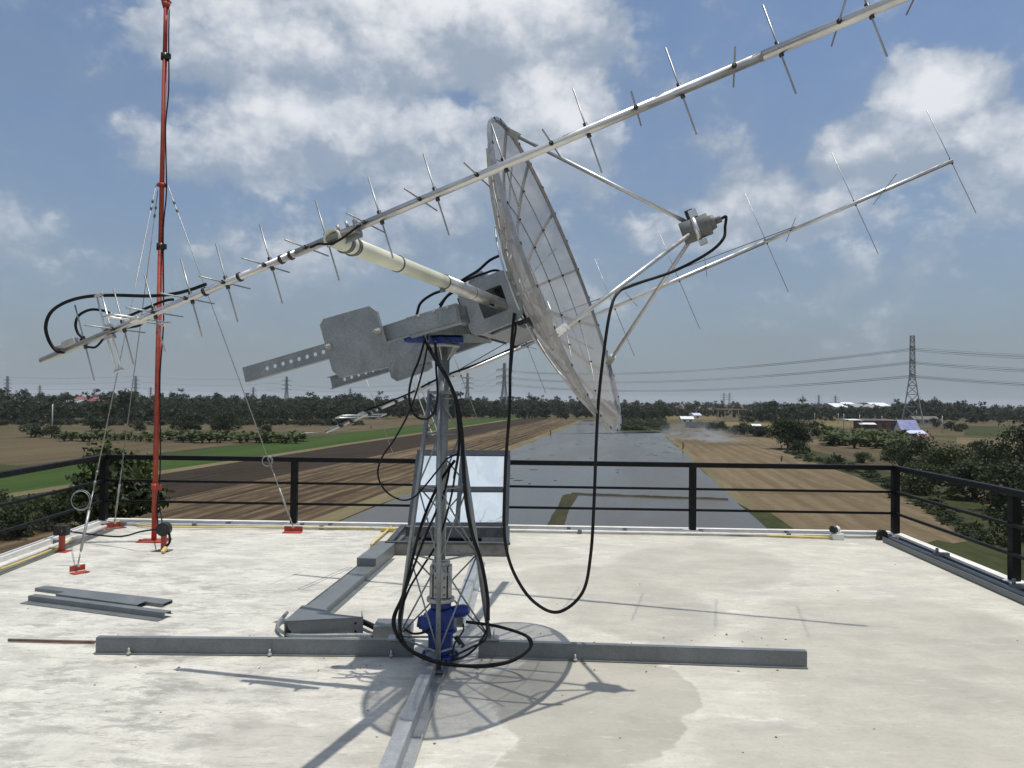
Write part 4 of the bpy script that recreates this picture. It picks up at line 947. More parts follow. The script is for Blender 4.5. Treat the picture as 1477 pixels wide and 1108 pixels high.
# back frame: ring and spokes to the hub
for k in range(NP // 2):
    t = 2 * math.pi * (2 * k + .5) / NP; m = MB(); m.tube([dp_(.34 + .16 * i, t, -.022) for i in range(5)], .006, 8); m.build('back_strut', MT['alu_white'], ds)
m = MB(); m.tube([dp_(.50, 2 * math.pi * i / 42, -.035) for i in range(43)], .006, 8, False); m.build('back_ring', MT['alu_white'], ds)
m = MB(); hc = RC - Bv * DEP; m.tube([hc - Bv * .05, hc - Bv * .01], .15, 28); m.tube([hc - Bv * .01, hc + Bv * .008], .09, 28); m.build('hub', MT['greycast'], ds)
FP = P(1007, 329, 4.83)
def toward(a, c, L): return c - (c - a).normalized() * L
tl = math.radians
for t in (0, tl(-118), tl(122)):
    a_ = dp_(RD - .01, t, .01); m = MB(); e_ = toward(a_, FP, .085); m.tube([a_, e_], .0135, 12); st_ = m.build('feed_strut', MT['alu_white'], ds)
    m = MB(); m.box(a_ + (e_ - a_).normalized() * .04, .10, .045, .030, (e_ - a_).normalized(), (e_ - a_).cross(Hv + UP * .1).normalized(), (e_ - a_).cross((e_ - a_).cross(Hv + UP * .1)).normalized()); m.build('foot', MT['greycast'], st_)
m = MB(); m.tube([FP - Bv * .105, FP - Bv * .005], .073, 24); m.tube([FP - Bv * .004, FP + Bv * .075], .070, 24); m.tube([FP + Bv * .075, FP + Bv * .11], [.05, .042], 18); m.tube([FP + Bv * .11, FP + Bv * .15], .022, 12); fd = m.build('feed_horn', MT['feedgrey'], ds, .004)
m = MB(); m.tube([FP - Bv * .03, FP + Bv * .0], .077, 24); m.box(FP + Uv * .095, .05, .06, .05, Bv, Hv, Uv); m.box(FP - Uv * .095, .05, .05, .03, Bv, Hv, Uv); m.build('clamp_band', MT['alu'], fd)
m = MB(); m.box(FP + Uv * .10 - Bv * .02, .05, .05, .055, Bv, Hv, Uv); m.build('clamp_bolt', MT['plastic_black'], fd)
# cables -----------------------------------------------------------------
def cable(label, pts, r=.008, n=8, cat='cable'):
    m = MB(); m.tube(spline(pick(pts), n), r, 8); return tag(m.build('cable', MT['rubber']), label, cat)
def cableP(label, pts, r=.008, n=8):
    m = MB(); m.tube(spline(pts, n), r, 8); return tag(m.build('cable', MT['rubber']), label, 'cable')
fe = FP + Bv * .15
cableP('long black feed cable hanging in a loop from the dish feed to the rotator', [fe, fe + Bv * .03 - UP * .0] + pick([(1046, 326, 4.80), (1043, 345, 4.78), (1020, 366, 4.78), (970, 392, 4.78), (910, 412, 4.75), (890, 424, 4.68), (880, 450, 4.62), (872, 500, 4.58), (864, 570, 4.55), (860, 640, 4.52), (857, 720, 4.5), (852, 800, 4.5), (840, 855, 4.5), (805, 883, 4.5), (770, 868, 4.52), (744, 832, 4.55), (730, 790, 4.58), (727, 740, 4.6), (730, 660, 4.62), (735, 590, 4.65), (736, 530, 4.68), (739, 480, 4.70), (742, 452, 4.72)]), .0095)
cable('short black cable bundled behind the rotator head beside the dish', [(736, 545, 4.80), (740, 500, 4.80), (744, 468, 4.80), (738, 430, 4.86)], .007)
cable('thick black cable bundle curving from the mast top down the right of the tower', [(612, 484, 5.04), (618, 500, 5.0), (632, 525, 4.99), (648, 552, 5.0), (660, 585, 5.02), (666, 625, 5.03), (668, 660, 5.03), (672, 720, 5.05), (681, 770, 5.08), (694, 810, 5.1), (703, 860, 5.1), (704, 895, 5.05)], .0125)
cable('thin black cable hanging in a loop left of the mast top', [(614, 486, 5.0), (604, 520, 4.98), (594, 545, 4.95), (590, 570, 4.93), (594, 592, 4.93), (604, 603, 4.94), (618, 603, 4.95), (628, 590, 4.96), (631, 565, 4.98), (629, 530, 5.0), (628, 498, 5.05)], .0075)
cable('thin black cable swinging out in a wide loop left of the tower', [(618, 492, 4.98), (608, 540, 4.95), (592, 590, 4.92), (570, 632, 4.9), (551, 660, 4.9), (545, 685, 4.9), (556, 708, 4.9), (578, 721, 4.9), (596, 718, 4.92), (612, 702, 4.94), (630, 680, 4.96), (645, 662, 5.0), (660, 655, 5.03)], .006)
cable('black cable running over the mast tube to the right tower leg', [(627, 492, 5.0), (632, 520, 5.0), (645, 545, 5.03), (656, 575, 5.05), (662, 620, 5.06), (661, 655, 5.06), (655, 690, 5.1)], .009)
cable('pair of black cables arching from the arm up to the dish back', [(601, 454, 5.0), (607, 437, 5.0), (625, 424, 4.98), (648, 416, 4.96), (672, 401, 4.93), (690, 390, 4.9), (706, 376, 4.9), (722, 368, 4.9)], .009)
cable('black cable over the rotator head into the dish hub', [(634, 440, 5.0), (648, 424, 4.95), (672, 405, 4.9), (700, 394, 4.85), (714, 390, 4.85), (724, 394, 4.85), (728, 408, 4.86)], .008)
cable('black cable arching behind the cream tube to the arm', [(636, 442, 4.9), (645, 428, 4.88), (660, 418, 4.86)][::-1] + [(630, 456, 4.95)], .008)
cable('thin black cable strapped along the steel sleeve of the cross tube', [(632, 395, 3.98), (650, 400, 4.1), (668, 410, 4.3), (685, 422, 4.5), (700, 434, 4.62), (712, 441, 4.72)], .006)
cable('thin black cable along the upper yagi boom near the cream tube', [(448, 357, 2.98), (460, 352, 2.96), (474, 352, 2.95), (490, 346, 2.95), (520, 324, 2.97)], .005)
cable('thick black cable looping over the tail of the upper yagi', [(101, 505, 3.36), (90, 508, 3.36), (80, 505, 3.36), (70, 490, 3.36), (66, 470, 3.36), (74, 450, 3.36), (95, 436, 3.35), (125, 428, 3.35), (165, 426, 3.33), (215, 427, 3.30), (250, 424, 3.27), (275, 418, 3.24), (297, 410, 3.215)], .0075)
cable('thinner black cable bowed above the tail of the upper yagi', [(104, 497, 3.37), (118, 489, 3.37), (112, 480, 3.37), (109, 468, 3.37), (114, 455, 3.36), (130, 447, 3.35), (148, 448, 3.34), (162, 453, 3.33), (180, 457, 3.33), (195, 452, 3.31), (215, 443, 3.29), (238, 434, 3.27), (250, 432, 3.26)], .006)
cable('black cable sagging below the tail of the upper yagi', [(112, 496, 3.38), (125, 500, 3.37), (137, 501, 3.37), (145, 494, 3.36), (152, 486, 3.35), (175, 475, 3.34), (200, 470, 3.33), (208, 463, 3.32)], .005)
# coil of cable on the floor round the tower foot
ring = []
for dz in (0, 1):
    o_ = dz * 5
    m = MB(); m.tube(spline(pick([(656, 664, 5.12), (632, 700, 5.08), (607, 760, 5.05), (584, 850, 5.0), (569 - dz * 2, 893, 4.95), (576, 922, 4.92), (600, 943 + dz, 4.88), (640, 956 + dz * 2, 4.82), (690, 962 - dz * 2, 4.80), (735, 955 - dz, 4.82), (762, 938, 4.86), (766 - dz * 2, 924, 4.9), (752, 914, 5.0), (715, 903, 5.1), (672, 897, 5.12)]), 10), .010, 8)
    tag(m.build('cable', MT['rubber']), ['outer thick black cable coiled round the tower foot', 'inner thick black cable coiled round the tower foot'][dz], 'cable', 'thick cables coiled round the tower foot')
cable('black cable dropping inside the left tower leg to the floor coil', [(650, 668, 5.15), (640, 712, 5.1), (615, 770, 5.05), (596, 820, 5.0), (580, 868, 4.95), (576, 900, 4.93), (588, 934, 4.9), (625, 952, 4.86)], .008)
cable('second black cable slanting across the tower to the floor', [(660, 660, 5.2), (650, 720, 5.18), (632, 780, 5.15), (608, 820, 5.1), (590, 850, 5.0), (578, 885, 4.95), (577, 915, 4.93)], .007)
cable('small black cable loop in front of the right tower leg', [(703, 895, 5.0), (700, 922, 4.9), (680, 934, 4.88), (658, 945, 4.86), (652, 952, 4.85), (672, 946, 4.86), (690, 930, 4.88), (704, 905, 4.95)], .007)
cable('short black lead from the blue gearbox to the floor', [(668, 900, 5.1), (668, 910, 5.05), (656, 928, 4.95), (652, 948, 4.87)], .006)
cable('black lead from the blue gearbox to the left floor box', [(624, 905, 5.1), (612, 912, 5.12), (596, 914, 5.15), (584, 908, 5.2)], .008)
# ------------------------------------------------------------------ fields
def sheet(name, pts, mat, z, kind='structure'):
    m = MB(); m.add([V((p.x, p.y, GZ + z)) for p in pts], [tuple(range(len(pts)))]); o = m.build(name, mat, None, 0, V((0, 0, GZ))); o['kind'] = kind; return o
gs = 9000
sheet('ground', [V((-gs, -gs, 0)), V((gs, -gs, 0)), V((gs, gs, 0)), V((-gs, gs, 0))], MT['ground'], 0)
def wob(w0, v0, v1, n, amp, seed):                   # slightly irregular edge along the rows
    r = random.Random(seed); return [fld(w0 + r.uniform(-amp, amp), v0 + (v1 - v0) * i / n) for i in range(n + 1)]
wl, wr = -24.6, 11.7
left_e = wob(wl, 18, 438, 40, .22, 1); right_e = wob(wr, 18, 282, 28, .25, 2)
gw = lambda px, py: G(px, py, GZ)
far_e = [gw(968, 625), gw(940, 624), gw(892, 623), gw(889, 614), gw(884, 609), gw(862, 607)]
sheet('flooded_field', right_e + far_e + left_e[::-1], MT['water'], .10)
sheet('ploughed_field', wob(-27.5, 15, 420, 20, .4, 3) + wob(-47, 15, 470, 20, .5, 4)[::-1], MT['plough'], .04)
sheet('ploughed_field', wob(-47, 15, 470, 20, .5, 4) + wob(-64, 20, 520, 20, .4, 5)[::-1], MT['ploughdark'], .04)
sheet('field_bank', wob(wl + .0, 16, 436, 30, .5, 6) + wob(-27.5, 15, 420, 20, .4, 3)[::-1], MT['tan'], .06)
sheet('field_bank', wob(-64, 20, 520, 20, .4, 5) + wob(-66.4, 20, 540, 20, .5, 7)[::-1], MT['tan'], .06)
sheet('green_field', wob(-66.4, 20, 540, 20, .5, 7) + wob(-84.5, 30, 600, 20, .6, 8)[::-1], MT['green'], .05)
sheet('field_bank', wob(-84.5, 30, 600, 20, .6, 8) + wob(-87.5, 30, 600, 20, .8, 9)[::-1], MT['rough_green'], .05)
sheet('stubble_field', wob(wr + 1.6, 10, 250, 20, .4, 10) + [gw(1150, 632), gw(1140, 650), gw(1215, 680), gw(1300, 712), gw(1420, 800), fld(40, 20)], MT['stubble'], .04)
sheet('field_bank', wob(wr, 15, 280, 20, .3, 11) + wob(wr + 1.6, 10, 250, 20, .4, 10)[::-1], MT['tan'], .05)
sheet('grass_verge', [gw(1036, 714), gw(1050, 716), gw(1063, 726), gw(1084, 737), gw(1112, 741), gw(1128, 752), gw(1160, 775), gw(1230, 860), gw(1130, 860)], MT['rough_green'], .07)
sheet('grass_verge', [gw(1330, 786), gw(1352, 780), gw(1375, 785), gw(1400, 781), gw(1430, 789), gw(1455, 787), gw(1500, 803), gw(1540, 830), gw(1560, 900), gw(1450, 860), gw(1400, 822), gw(1360, 800)], MT['rough_green'], .06)
sheet('green_field', [gw(884, 612), gw(896, 622), gw(968, 623.5), gw(955, 607), gw(900, 603)], MT['rough_green'], .13)
sheet('stubble_field', [gw(1150, 640), gw(1300, 652), gw(1340, 640), gw(1180, 634)], MT['stubble'], .03)
sheet('yellow_field', [gw(1045, 618), gw(1130, 622), gw(1125, 610), gw(1042, 608)], MT['yellowfield'], .05)
sheet('yellow_field', [gw(1165, 615), gw(1300, 618), gw(1290, 609), gw(1165, 607)], MT['yellowfield'], .05)
sheet('yellow_field', [gw(960, 605), gw(1040, 605.5), gw(1035, 601.5), gw(960, 600)], MT['yellowfield'], .05)
sheet('green_field', [gw(1390, 628), gw(1600, 640), gw(1600, 617), gw(1395, 614)], MT['rough_green'], .05)
sheet('stubble_field', [gw(1380, 640), gw(1600, 668), gw(1600, 645), gw(1380, 630)], MT['stubble'], .04)
sheet('dry_field', [gw(-60, 628), gw(500, 622), gw(560, 606), gw(-60, 612)], MT['ground'], .03)
sheet('scrub', [gw(-200, 690), gw(-40, 668), gw(95, 676), gw(60, 742), gw(-100, 800)], MT['rough_green'], .045)
# low mud bund standing out of the flooded field
bp = spline([gw(798, 775) , gw(806, 748), gw(823, 716)], 5) ; bq = spline([gw(824, 714), gw(880, 716), gw(960, 719), gw(1050, 722)], 8)
m = MB(); rr = random.Random(5)
for line, w_ in ((bp, .85), (bq, .40)):
    vs = []; n = len(line)
    for i, p in enumerate(line):
        d = (line[min(i + 1, n - 1)] - line[max(i - 1, 0)]).normalized(); s = V((d.y, -d.x, 0)); ww = w_ * rr.uniform(.8, 1.2)
        vs += [V((p.x, p.y, GZ + .06)) - s * ww, V((p.x, p.y, GZ + .24 + rr.uniform(-.03, .05))) - s * ww * .3, V((p.x, p.y, GZ + .24 + rr.uniform(-.03, .05))) + s * ww * .3, V((p.x, p.y, GZ + .06)) + s * ww]
    m.add(vs, [(4 * i + k, 4 * i + k + 1, 4 * i + k + 5, 4 * i + k + 4) for i in range(n - 1) for k in range(3)], True)
o = m.build('mud_bund', MT['mud_grass']); o['kind'] = 'structure'
# clods and weeds breaking the water surface
m = MB()
for k in range(60):
    px, py = rr.choice([(rr.uniform(915, 985), rr.uniform(640, 658)), (rr.uniform(700, 900), rr.uniform(640, 700)), (rr.uniform(780, 960), rr.uniform(628, 640))]) if k < 60 else (rr.uniform(640, 1000), rr.uniform(640, 745))
    p = gw(px, py); m.sphere(V((p.x, p.y, GZ + .09)), 1, 7, 4, (rr.uniform(.2, .9), rr.uniform(.15, .5), rr.uniform(.03, .07)))
o = m.build('mud_clods', MT['ploughdark']); o['kind'] = 'stuff'

# ------------------------------------------------------------------ foliage generators
def quads_mesh(name, verts, mat, nq, wood=None, woodmat=None):
    me = bpy.data.meshes.new(name); nv = len(verts)
    me.vertices.add(nv); me.vertices.foreach_set('co', np.asarray(verts, np.float32).ravel())
    me.loops.add(nq * 4); me.loops.foreach_set('vertex_index', np.arange(nq * 4, dtype=np.int32))
    me.polygons.add(nq); me.polygons.foreach_set('loop_start', np.arange(0, nq * 4, 4, dtype=np.int32)); me.polygons.foreach_set('loop_total', np.full(nq, 4, np.int32))
    me.materials.append(mat); me.update(calc_edges=True); return me
def leaf_cloud(rg, centres, radii, n, size, squash=.8, droop=.0):
    # n leaf quads spread over the outer part of several blobs; returns (n*4,3)
    c = np.asarray(centres); r = np.asarray(radii); w = r ** 2; idx = rg.choice(len(c), n, p=w / w.sum())
    d = rg.normal(size=(n, 3)); d /= np.linalg.norm(d, axis=1)[:, None]
    rad_ = r[idx] * (rg.random(n) ** .45) * rg.uniform(.75, 1.18, n)
    p = c[idx] + d * rad_[:, None] * np.array([1, 1, squash])
    nrm = d * .8 + rg.normal(size=(n, 3)) * .7 + np.array([0, 0, .35]); nrm /= np.linalg.norm(nrm, axis=1)[:, None]
    a = np.cross(nrm, rg.normal(size=(n, 3))); a /= np.linalg.norm(a, axis=1)[:, None]; b_ = np.cross(nrm, a)
    s = size * rg.uniform(.6, 1.35, n)[:, None]; a *= s; b_ *= s * rg.uniform(.45, .8, n)[:, None]
    q = np.stack([p - a * .5, p + b_ * .5 - a * .08, p + a * .6, p - b_ * .5 + a * .08], 1); return q.reshape(-1, 3)
def crown_blobs(rg, R, H, base, n, lump=.42):
    cs, rs = [], []
    for i in range(n):
        t = rg.random() * 2 * math.pi; k = math.sqrt(rg.random()); z = rg.random()
        prof = math.sin(math.pi * min(.97, .22 + .72 * z)) ** .7
        cs.append((math.cos(t) * R * k * prof * .78, math.sin(t) * R * k * prof * .78, base + (H - base) * (.12 + .74 * z))); rs.append(R * lump * rg.uniform(.6, 1.15))
    return cs, rs
def trunk_mb(rg, H, base, r, cs, lean=.05):
    m = MB(); top = V((rg.uniform(-1, 1) * lean * H, rg.uniform(-1, 1) * lean * H, base + (H - base) * .55))
    m.tube(spline([V((0, 0, -.2)), V((top.x * .3, top.y * .2, base * .6)), top], 4), [r * (1 - .7 * i / 8) for i in range(9)], 7)
    for k in range(min(7, len(cs))):
        z = base * .75 + (top.z - base * .75) * rg.random(); s0 = V((top.x * z / max(top.z, .1) * .8, top.y * z / max(top.z, .1) * .8, z)); e = V(cs[k])
        m.tube([s0, s0 * .45 + e * .55 + V((0, 0, -.04 * H)), e], [r * .45, r * .3, r * .1], 5)
    return m
class Tree: pass
def make_tree(name, label, loc, H, R, base, seed, nleaf, size, mat='leaf', cat='tree', group=None, nb=14, lump=.42, squash=.8, tr=None, parts=True):
    rg = np.random.default_rng(seed); r = empty(name, loc, label, cat, group)
    cs, rs = crown_blobs(rg, R, H, base, nb, lump); q = leaf_cloud(rg, cs, rs, nleaf, size, squash)
    me = quads_mesh('crown', q, MT[mat], nleaf); c = bpy.data.objects.new('crown', me); COL.objects.link(c); c.parent = r; LOC[c.name] = V(loc)
    m = trunk_mb(rg, H, base, tr or R * .07, cs)
    mt_obj = MB(); mt_obj.v = [p + V(loc) for p in m.v]; mt_obj.f = m.f; mt_obj.sm = m.sm; mt_obj.mi = m.mi
    mt_obj.build('trunk' if cat == 'tree' else 'stem', MT['bark'], r); return r
def tree_copy(src, loc, s, rot, label, group=None, sz=1.0):
    c = copy_tree(src); c.location = loc; c.rotation_euler = (0, 0, rot); c.scale = (s, s, s * sz); c['label'] = label
    if group: c['group'] = group
    elif 'group' in c: del c['group']
    return c
def at(px, py): p = G(px, py, GZ); return V((p.x, p.y, GZ))
def hpx(p, dpx): return dpx / FOC * p.y
# distinct trees ---------------------------------------------------------
p = at(1137, 648)
T_round = make_tree('broadleaf_tree', 'large round dark tree standing alone at the edge of the right stubble field', p, hpx(p, 48), hpx(p, 33), .2, 3, 6000, .5, nb=34)
T_bush = make_tree('shrub', 'low dark bush just right of the large round field tree', at(1152, 654), 2.7, 2.2, .2, 4, 700, .4, cat='shrub', nb=9, lump=.5)
T_tall = make_tree('broadleaf_tree', 'dark rounded tree at the left in front of the far wood beneath the yagi tail', at(146, 622), 9.0, 6.2, 1.2, 6, 1300, .85, nb=16)
T_low = make_tree('shrub', 'dark bush at the left end of the banana row', at(45, 631), 3.6, 3.8, .3, 8, 700, .55, cat='shrub', nb=10, lump=.5)
for src, px, py, s, lab in ((T_tall, 178, 607, 1.55, 'big dark domed tree beside the red-roofed shed in the far wood'), (T_low, 197, 622, .9, 'dark bush between the two left guy wires beyond the bananas'),
    (T_tall, 262, 623, .62, 'left tree of the pair right of the red mast'), (T_tall, 279, 623, .66, 'right tree of the pair right of the red mast'), (T_tall, 314, 623, .62, 'left tree of the pair above the middle of the banana row'),
    (T_tall, 329, 624, .72, 'shaggy right tree of the pair above the middle of the banana row'), (T_tall, 381, 628, .55, 'small round tree near the right end of the banana row'), (T_bush, 74, 632, 1.2, 'pale shaggy bush in the gap of the banana row'),
    (T_tall, 1180, 632, .62, 'dark bushy tree right behind the large round field tree'), (T_bush, 1100, 630, 1.25, 'low dark hedge bush left of the large round field tree'), (T_bush, 1072, 622, 1.2, 'small bush at the head of the smoking field'), (T_bush, 1086, 629, 1.0, 'small bush halfway between the smoke and the round tree'),
    (T_tall, 1078, 611, .75, 'dense tree at the right end of the orange-roofed shed'), (T_tall, 1350, 617, .55, 'dark tree right of the big pylon foot'), (T_bush, 1372, 622, 1.5, 'spreading bush right of the concrete pole beyond the blue roof'), (T_bush, 1388, 623, 1.3, 'low bush at the end of the hedge right of the pylon'),
    (T_bush, 1450, 651, .7, 'tiny round bush alone in the field at far right'), (T_bush, 1207, 672, .7, 'scrubby bush on the rough strip beyond the handrail')):
    tree_copy(src, at(px, py), s, px * .7, lab)
# right-hand thicket, about a hundred metres away
THK = [(1338, 690, 5.9, 5.4, 'tallest dark tree of the thicket on the right, left of centre'), (1300, 678, 4.4, 3.6, 'rounded bush at the left front of the right thicket'), (1375, 700, 5.2, 4.6, 'bright green bush in the middle of the right thicket'), (1424, 690, 5.0, 4.4, 'bush with a ragged top in the right thicket'),
       (1478, 705, 8.2, 5.5, 'tall dark tree cut by the right picture edge in the thicket'), (1405, 722, 4.4, 4.6, 'broad low bush behind the right railing post'), (1335, 712, 3.6, 3.9, 'low bush behind the right corner of the railing'), (1450, 742, 5.0, 4.8, 'dense bush beside the last visible railing post'), (1500, 780, 5.5, 4.6, 'bush beyond the railing at the lower right edge'),
       (1290, 664, 3.2, 2.8, 'small bush at the far tip of the right thicket'), (1246, 668, 2.0, 2.0, 'grey green shrub left of the right thicket')]
tk = []
for i, (px, py, H, R, lab) in enumerate(THK):
    p = at(px, py)
    if i < 4: tk.append(make_tree('thicket_tree', lab, p, H * 1.08, R, -.6, 20 + i, 4200 if i != 1 else 2400, .36, 'leaf' if i in (0, 3) else 'leaf_near', 'tree', None, 20, .40)); tk[-1]['H'] = H; del tk[-1]['H']
    else: tree_copy(tk[i % 4], p, R / THK[i % 4][3], i * 1.9, lab, None, (H / THK[i % 4][2]) / (R / THK[i % 4][3]))
p = at(1412, 668); make_tree('thin_tree', 'thin leafy sapling sticking out above the right thicket', p, hpx(p, 34), 2.1, 1.6, 41, 260, .5, 'leaf_near', 'tree', None, 8, .40)
# tree beside the building, behind the left railing corner
def near_tree(label, loc, H, R, base, seed, nl, size, nb, mat='leaf_near'): return make_tree('leafy_tree', label, loc, H, R, base, seed, nl, size, mat, 'tree', None, nb, .36)
p = P(172, 700, 18.0); near_tree('leafy green tree rising close behind the left railing corner', V((p.x, p.y, GZ)), 10.3, 1.75, 3.2, 51, 8500, .16, 40)
p = P(118, 745, 19.5); near_tree('lower leafy tree beside the railing corner tree', V((p.x, p.y, GZ)), 8.8, 1.35, 2.6, 52, 3600, .16, 22)
for i, (px, py, H, R) in enumerate(((15, 790, 2.4, 2.4), (75, 778, 2.2, 1.9), (40, 738, 1.2, 2.0), (98, 742, 2.2, 2.0), (-10, 732, 1.3, 2.2))):
    lab = ['dense green bush below the left roof edge at the picture edge', 'dark bush below the left roof edge under the railing', 'dry olive shrub in the scrub beyond the left railing', 'olive shrub right behind the left leafy tree', 'dry shrub at the far left edge of the scrub'][i]
    q = at(px, py + (0 if i > 1 else -14)); make_tree('scrub_bush', lab, q, H, R, .2, 60 + i, 1800, .26, 'leaf_near', 'shrub', None, 14, .42)
# banana plants ----------------------------------------------------------
def banana_template(seed):
    rg = random.Random(seed); r = empty('banana_plant', (0, 0, 0), 'small banana plant in the long row across the dry field', 'banana plant', 'banana plants in a row across the dry field')
    m = MB(); m.tube([V((0, 0, 0)), V((0, 0, .9))], [.14, .08], 7); m.build('stem', MT['banana'], r)
    m = MB()
    for k in range(13):
        t = k * 2.4 + rg.uniform(-.3, .3); L = rg.uniform(1.3, 2.1); el = rg.uniform(.55, 1.45); d = V((math.cos(t), math.sin(t), 0)); s = V((-d.y, d.x, 0)); vs = []; n = 7
        for i in range(n):
            u = i / (n - 1); w_ = .26 * math.sin(math.pi * min(1, .08 + .92 * u)) ** .6 if u < 1 else .02
            c = d * (L * u * math.cos(el) + .1) + V((0, 0, .35 + .45 * (k % 3) * .5 + L * (u * math.sin(el) * 1.15 - .55 * u * u))); vs += [c - s * w_ - V((0, 0, .05)), c + V((0, 0, .04)), c + s * w_ - V((0, 0, .05))]
        m.add(vs, [(3 * i + j, 3 * i + j + 1, 3 * i + j + 4, 3 * i + j + 3) for i in range(n - 1) for j in range(2)])
    m.build('leaves', MT['banana'], r); return r
bt = [banana_template(1), banana_template(2)]; rr = random.Random(9); first = [True, True]
def place_banana(px, py, s, lab=None, grp=None):
    k = rr.randrange(2); p = at(px, py)
    if first[k]: first[k] = False; o = bt[k]
    else: o = copy_tree(bt[k])
    o.location = p; o.rotation_euler = (0, 0, rr.uniform(0, 6.28)); o.scale = (s * 1.1, s * 1.1, s)
    if lab: o['label'] = lab; o['group'] = grp
    return o
for i in range(96):
    u = i / 95; px = 88 + 345 * u + rr.uniform(-4, 4); py = 633.5 + rr.uniform(-3.0, 3.5) + (4 * u)
    place_banana(px, py, rr.uniform(.85, 1.35) * (1.0 + .25 * (u > .4)))
for i in range(110):
    px = rr.uniform(1190, 1303); py = 642 + (px - 1197) * .05 + rr.uniform(-14, 3)
    place_banana(px, py, rr.uniform(1.5, 2.3), 'banana plant in the grove in front of the red-brown house', 'banana plants in front of the red-brown house')
# far wood ---------------------------------------------------------------
rg = np.random.default_rng(77)
tpl = []
for k in range(6):
    cs, rs = crown_blobs(rg, 1.0, 2.0 if k < 4 else 2.9, .25, 11, .44); tpl.append((leaf_cloud(rg, cs, rs, 240, .30, .85), 240))
def wood(name, belts, label, seed):
    rg = np.random.default_rng(seed); parts_ = []
    for (x0, x1, ya, yb, n, h0, h1) in belts:
        for i in range(n):
            px = rg.uniform(x0, x1); Y0 = G(px, ya, GZ).y; Y1 = min(G(px, yb, GZ).y, 1500.0); Y = Y0 + (Y1 - Y0) * rg.random()
            d = ray(px, 580); x = CAM.x + d.x / d.y * Y; h = rg.uniform(h0, h1) * (1.25 if rg.random() < .08 else 1); q, n_ = tpl[rg.integers(6)]
            t = rg.uniform(0, 6.28); c_, s_ = math.cos(t), math.sin(t); R = h * rg.uniform(.42, .62)
            v = np.empty_like(q); v[:, 0] = (q[:, 0] * c_ - q[:, 1] * s_) * R + x; v[:, 1] = (q[:, 0] * s_ + q[:, 1] * c_) * R + Y; v[:, 2] = q[:, 2] * h * .5 + GZ - .3; parts_.append(v)
    v = np.concatenate(parts_); me = quads_mesh(name, v, MT['leaf_wood'], len(v) // 4); o = bpy.data.objects.new(name, me); COL.objects.link(o); o['kind'] = 'stuff'; tag(o, label, 'wood'); return o
wood('far_wood', [(-90, 520, 611, 602, 330, 3.6, 6.8), (-90, 540, 604, 596, 300, 5.5, 8.4), (-90, 560, 594, 588, 170, 7.5, 10.5)], 'dense dark belt of trees beyond the fields on the left', 1)
wood('far_wood', [(440, 860, 605, 597, 260, 5, 9), (440, 860, 596, 589, 200, 8, 12), (640, 690, 604, 598, 8, 11, 15)], 'dense dark belt of trees behind the mast and the dish', 2)
wood('far_wood', [(840, 1180, 603, 598, 190, 4, 7.5), (870, 1210, 596, 590, 170, 7.5, 10.5), (1090, 1160, 611, 603, 34, 6, 10), (900, 960, 607, 602, 40, 4, 8)], 'dense dark belt of trees beyond the flooded field on the right', 3)
wood('far_wood', [(1130, 1560, 609, 600, 300, 5, 8), (1150, 1560, 600, 594, 220, 7, 10), (1400, 1560, 612, 606, 80, 4, 8), (1290, 1400, 606, 598, 50, 9, 13)], 'dense dark belt of trees around the foot of the large pylon', 4)
wood('far_wood', [(-150, 1650, 588.5, 586.2, 420, 8.5, 12.5)], 'last hazy line of trees along the whole horizon', 5)
# reeds at the head of the flooded field, bushes and rough ground along the right field edge
def clumps(name, label, spots, mat):
    rg = np.random.default_rng(5); parts_ = []
    for (p, h, R) in spots:
        q, n_ = tpl[rg.integers(4)]; v = q * np.array([R, R, h * .5]) + np.array([p.x, p.y, GZ - .1]); parts_.append(v)
    v = np.concatenate(parts_); me = quads_mesh(name, v, MT[mat], len(v) // 4); o = bpy.data.objects.new(name, me); COL.objects.link(o); o['kind'] = 'stuff'; tag(o, label, name)
rq = random.Random(12)
clumps('reeds', 'green reeds growing at the far end of the flooded field', [(at(rq.uniform(888, 962), rq.uniform(604, 622)), rq.uniform(1.0, 2.2), rq.uniform(1.2, 2.6)) for _ in range(150)], 'leaf_near')
clumps('weeds', 'low weeds and scrub along the rough strip right of the stubble field', [(at(1130 + 170 * t + rq.uniform(-14, 14), 650 + 52 * t + rq.uniform(-3.5, 3.5)), rq.uniform(.3, .9), rq.uniform(.5, 1.2)) for t in [rq.random() for _ in range(110)]] + [(at(1290 + 150 * t + rq.uniform(-20, 20), 705 + 80 * t + rq.uniform(-8, 8)), rq.uniform(.3, .9), rq.uniform(.4, 1.0)) for t in [rq.random() for _ in range(70)]], 'leaf_near')
clumps('undergrowth', 'dark undergrowth at the foot of the wood on the left', [(at(rq.uniform(-60, 520), rq.uniform(610, 614.5)), rq.uniform(1.2, 2.6), rq.uniform(1.5, 3.2)) for _ in range(200)], 'leaf_wood')
sheet('scrub', [gw(1128, 652), gw(1150, 644), gw(1225, 664), gw(1300, 686), gw(1400, 720), gw(1560, 790), gw(1560, 880), gw(1420, 790), gw(1340, 735), gw(1240, 690)], MT['rough_green'], .055)
for i in range(13):
    tree_copy(T_bush, at(1008 + 104 * i / 12 + rq.uniform(-4, 4), 617 + 14 * i / 12 + rq.uniform(-2, 2)), rq.uniform(.7, 1.35), i * 1.3, 'low dark bush in the hedge between the smoke and the large round tree', 'bushes in the hedge right of the smoke')
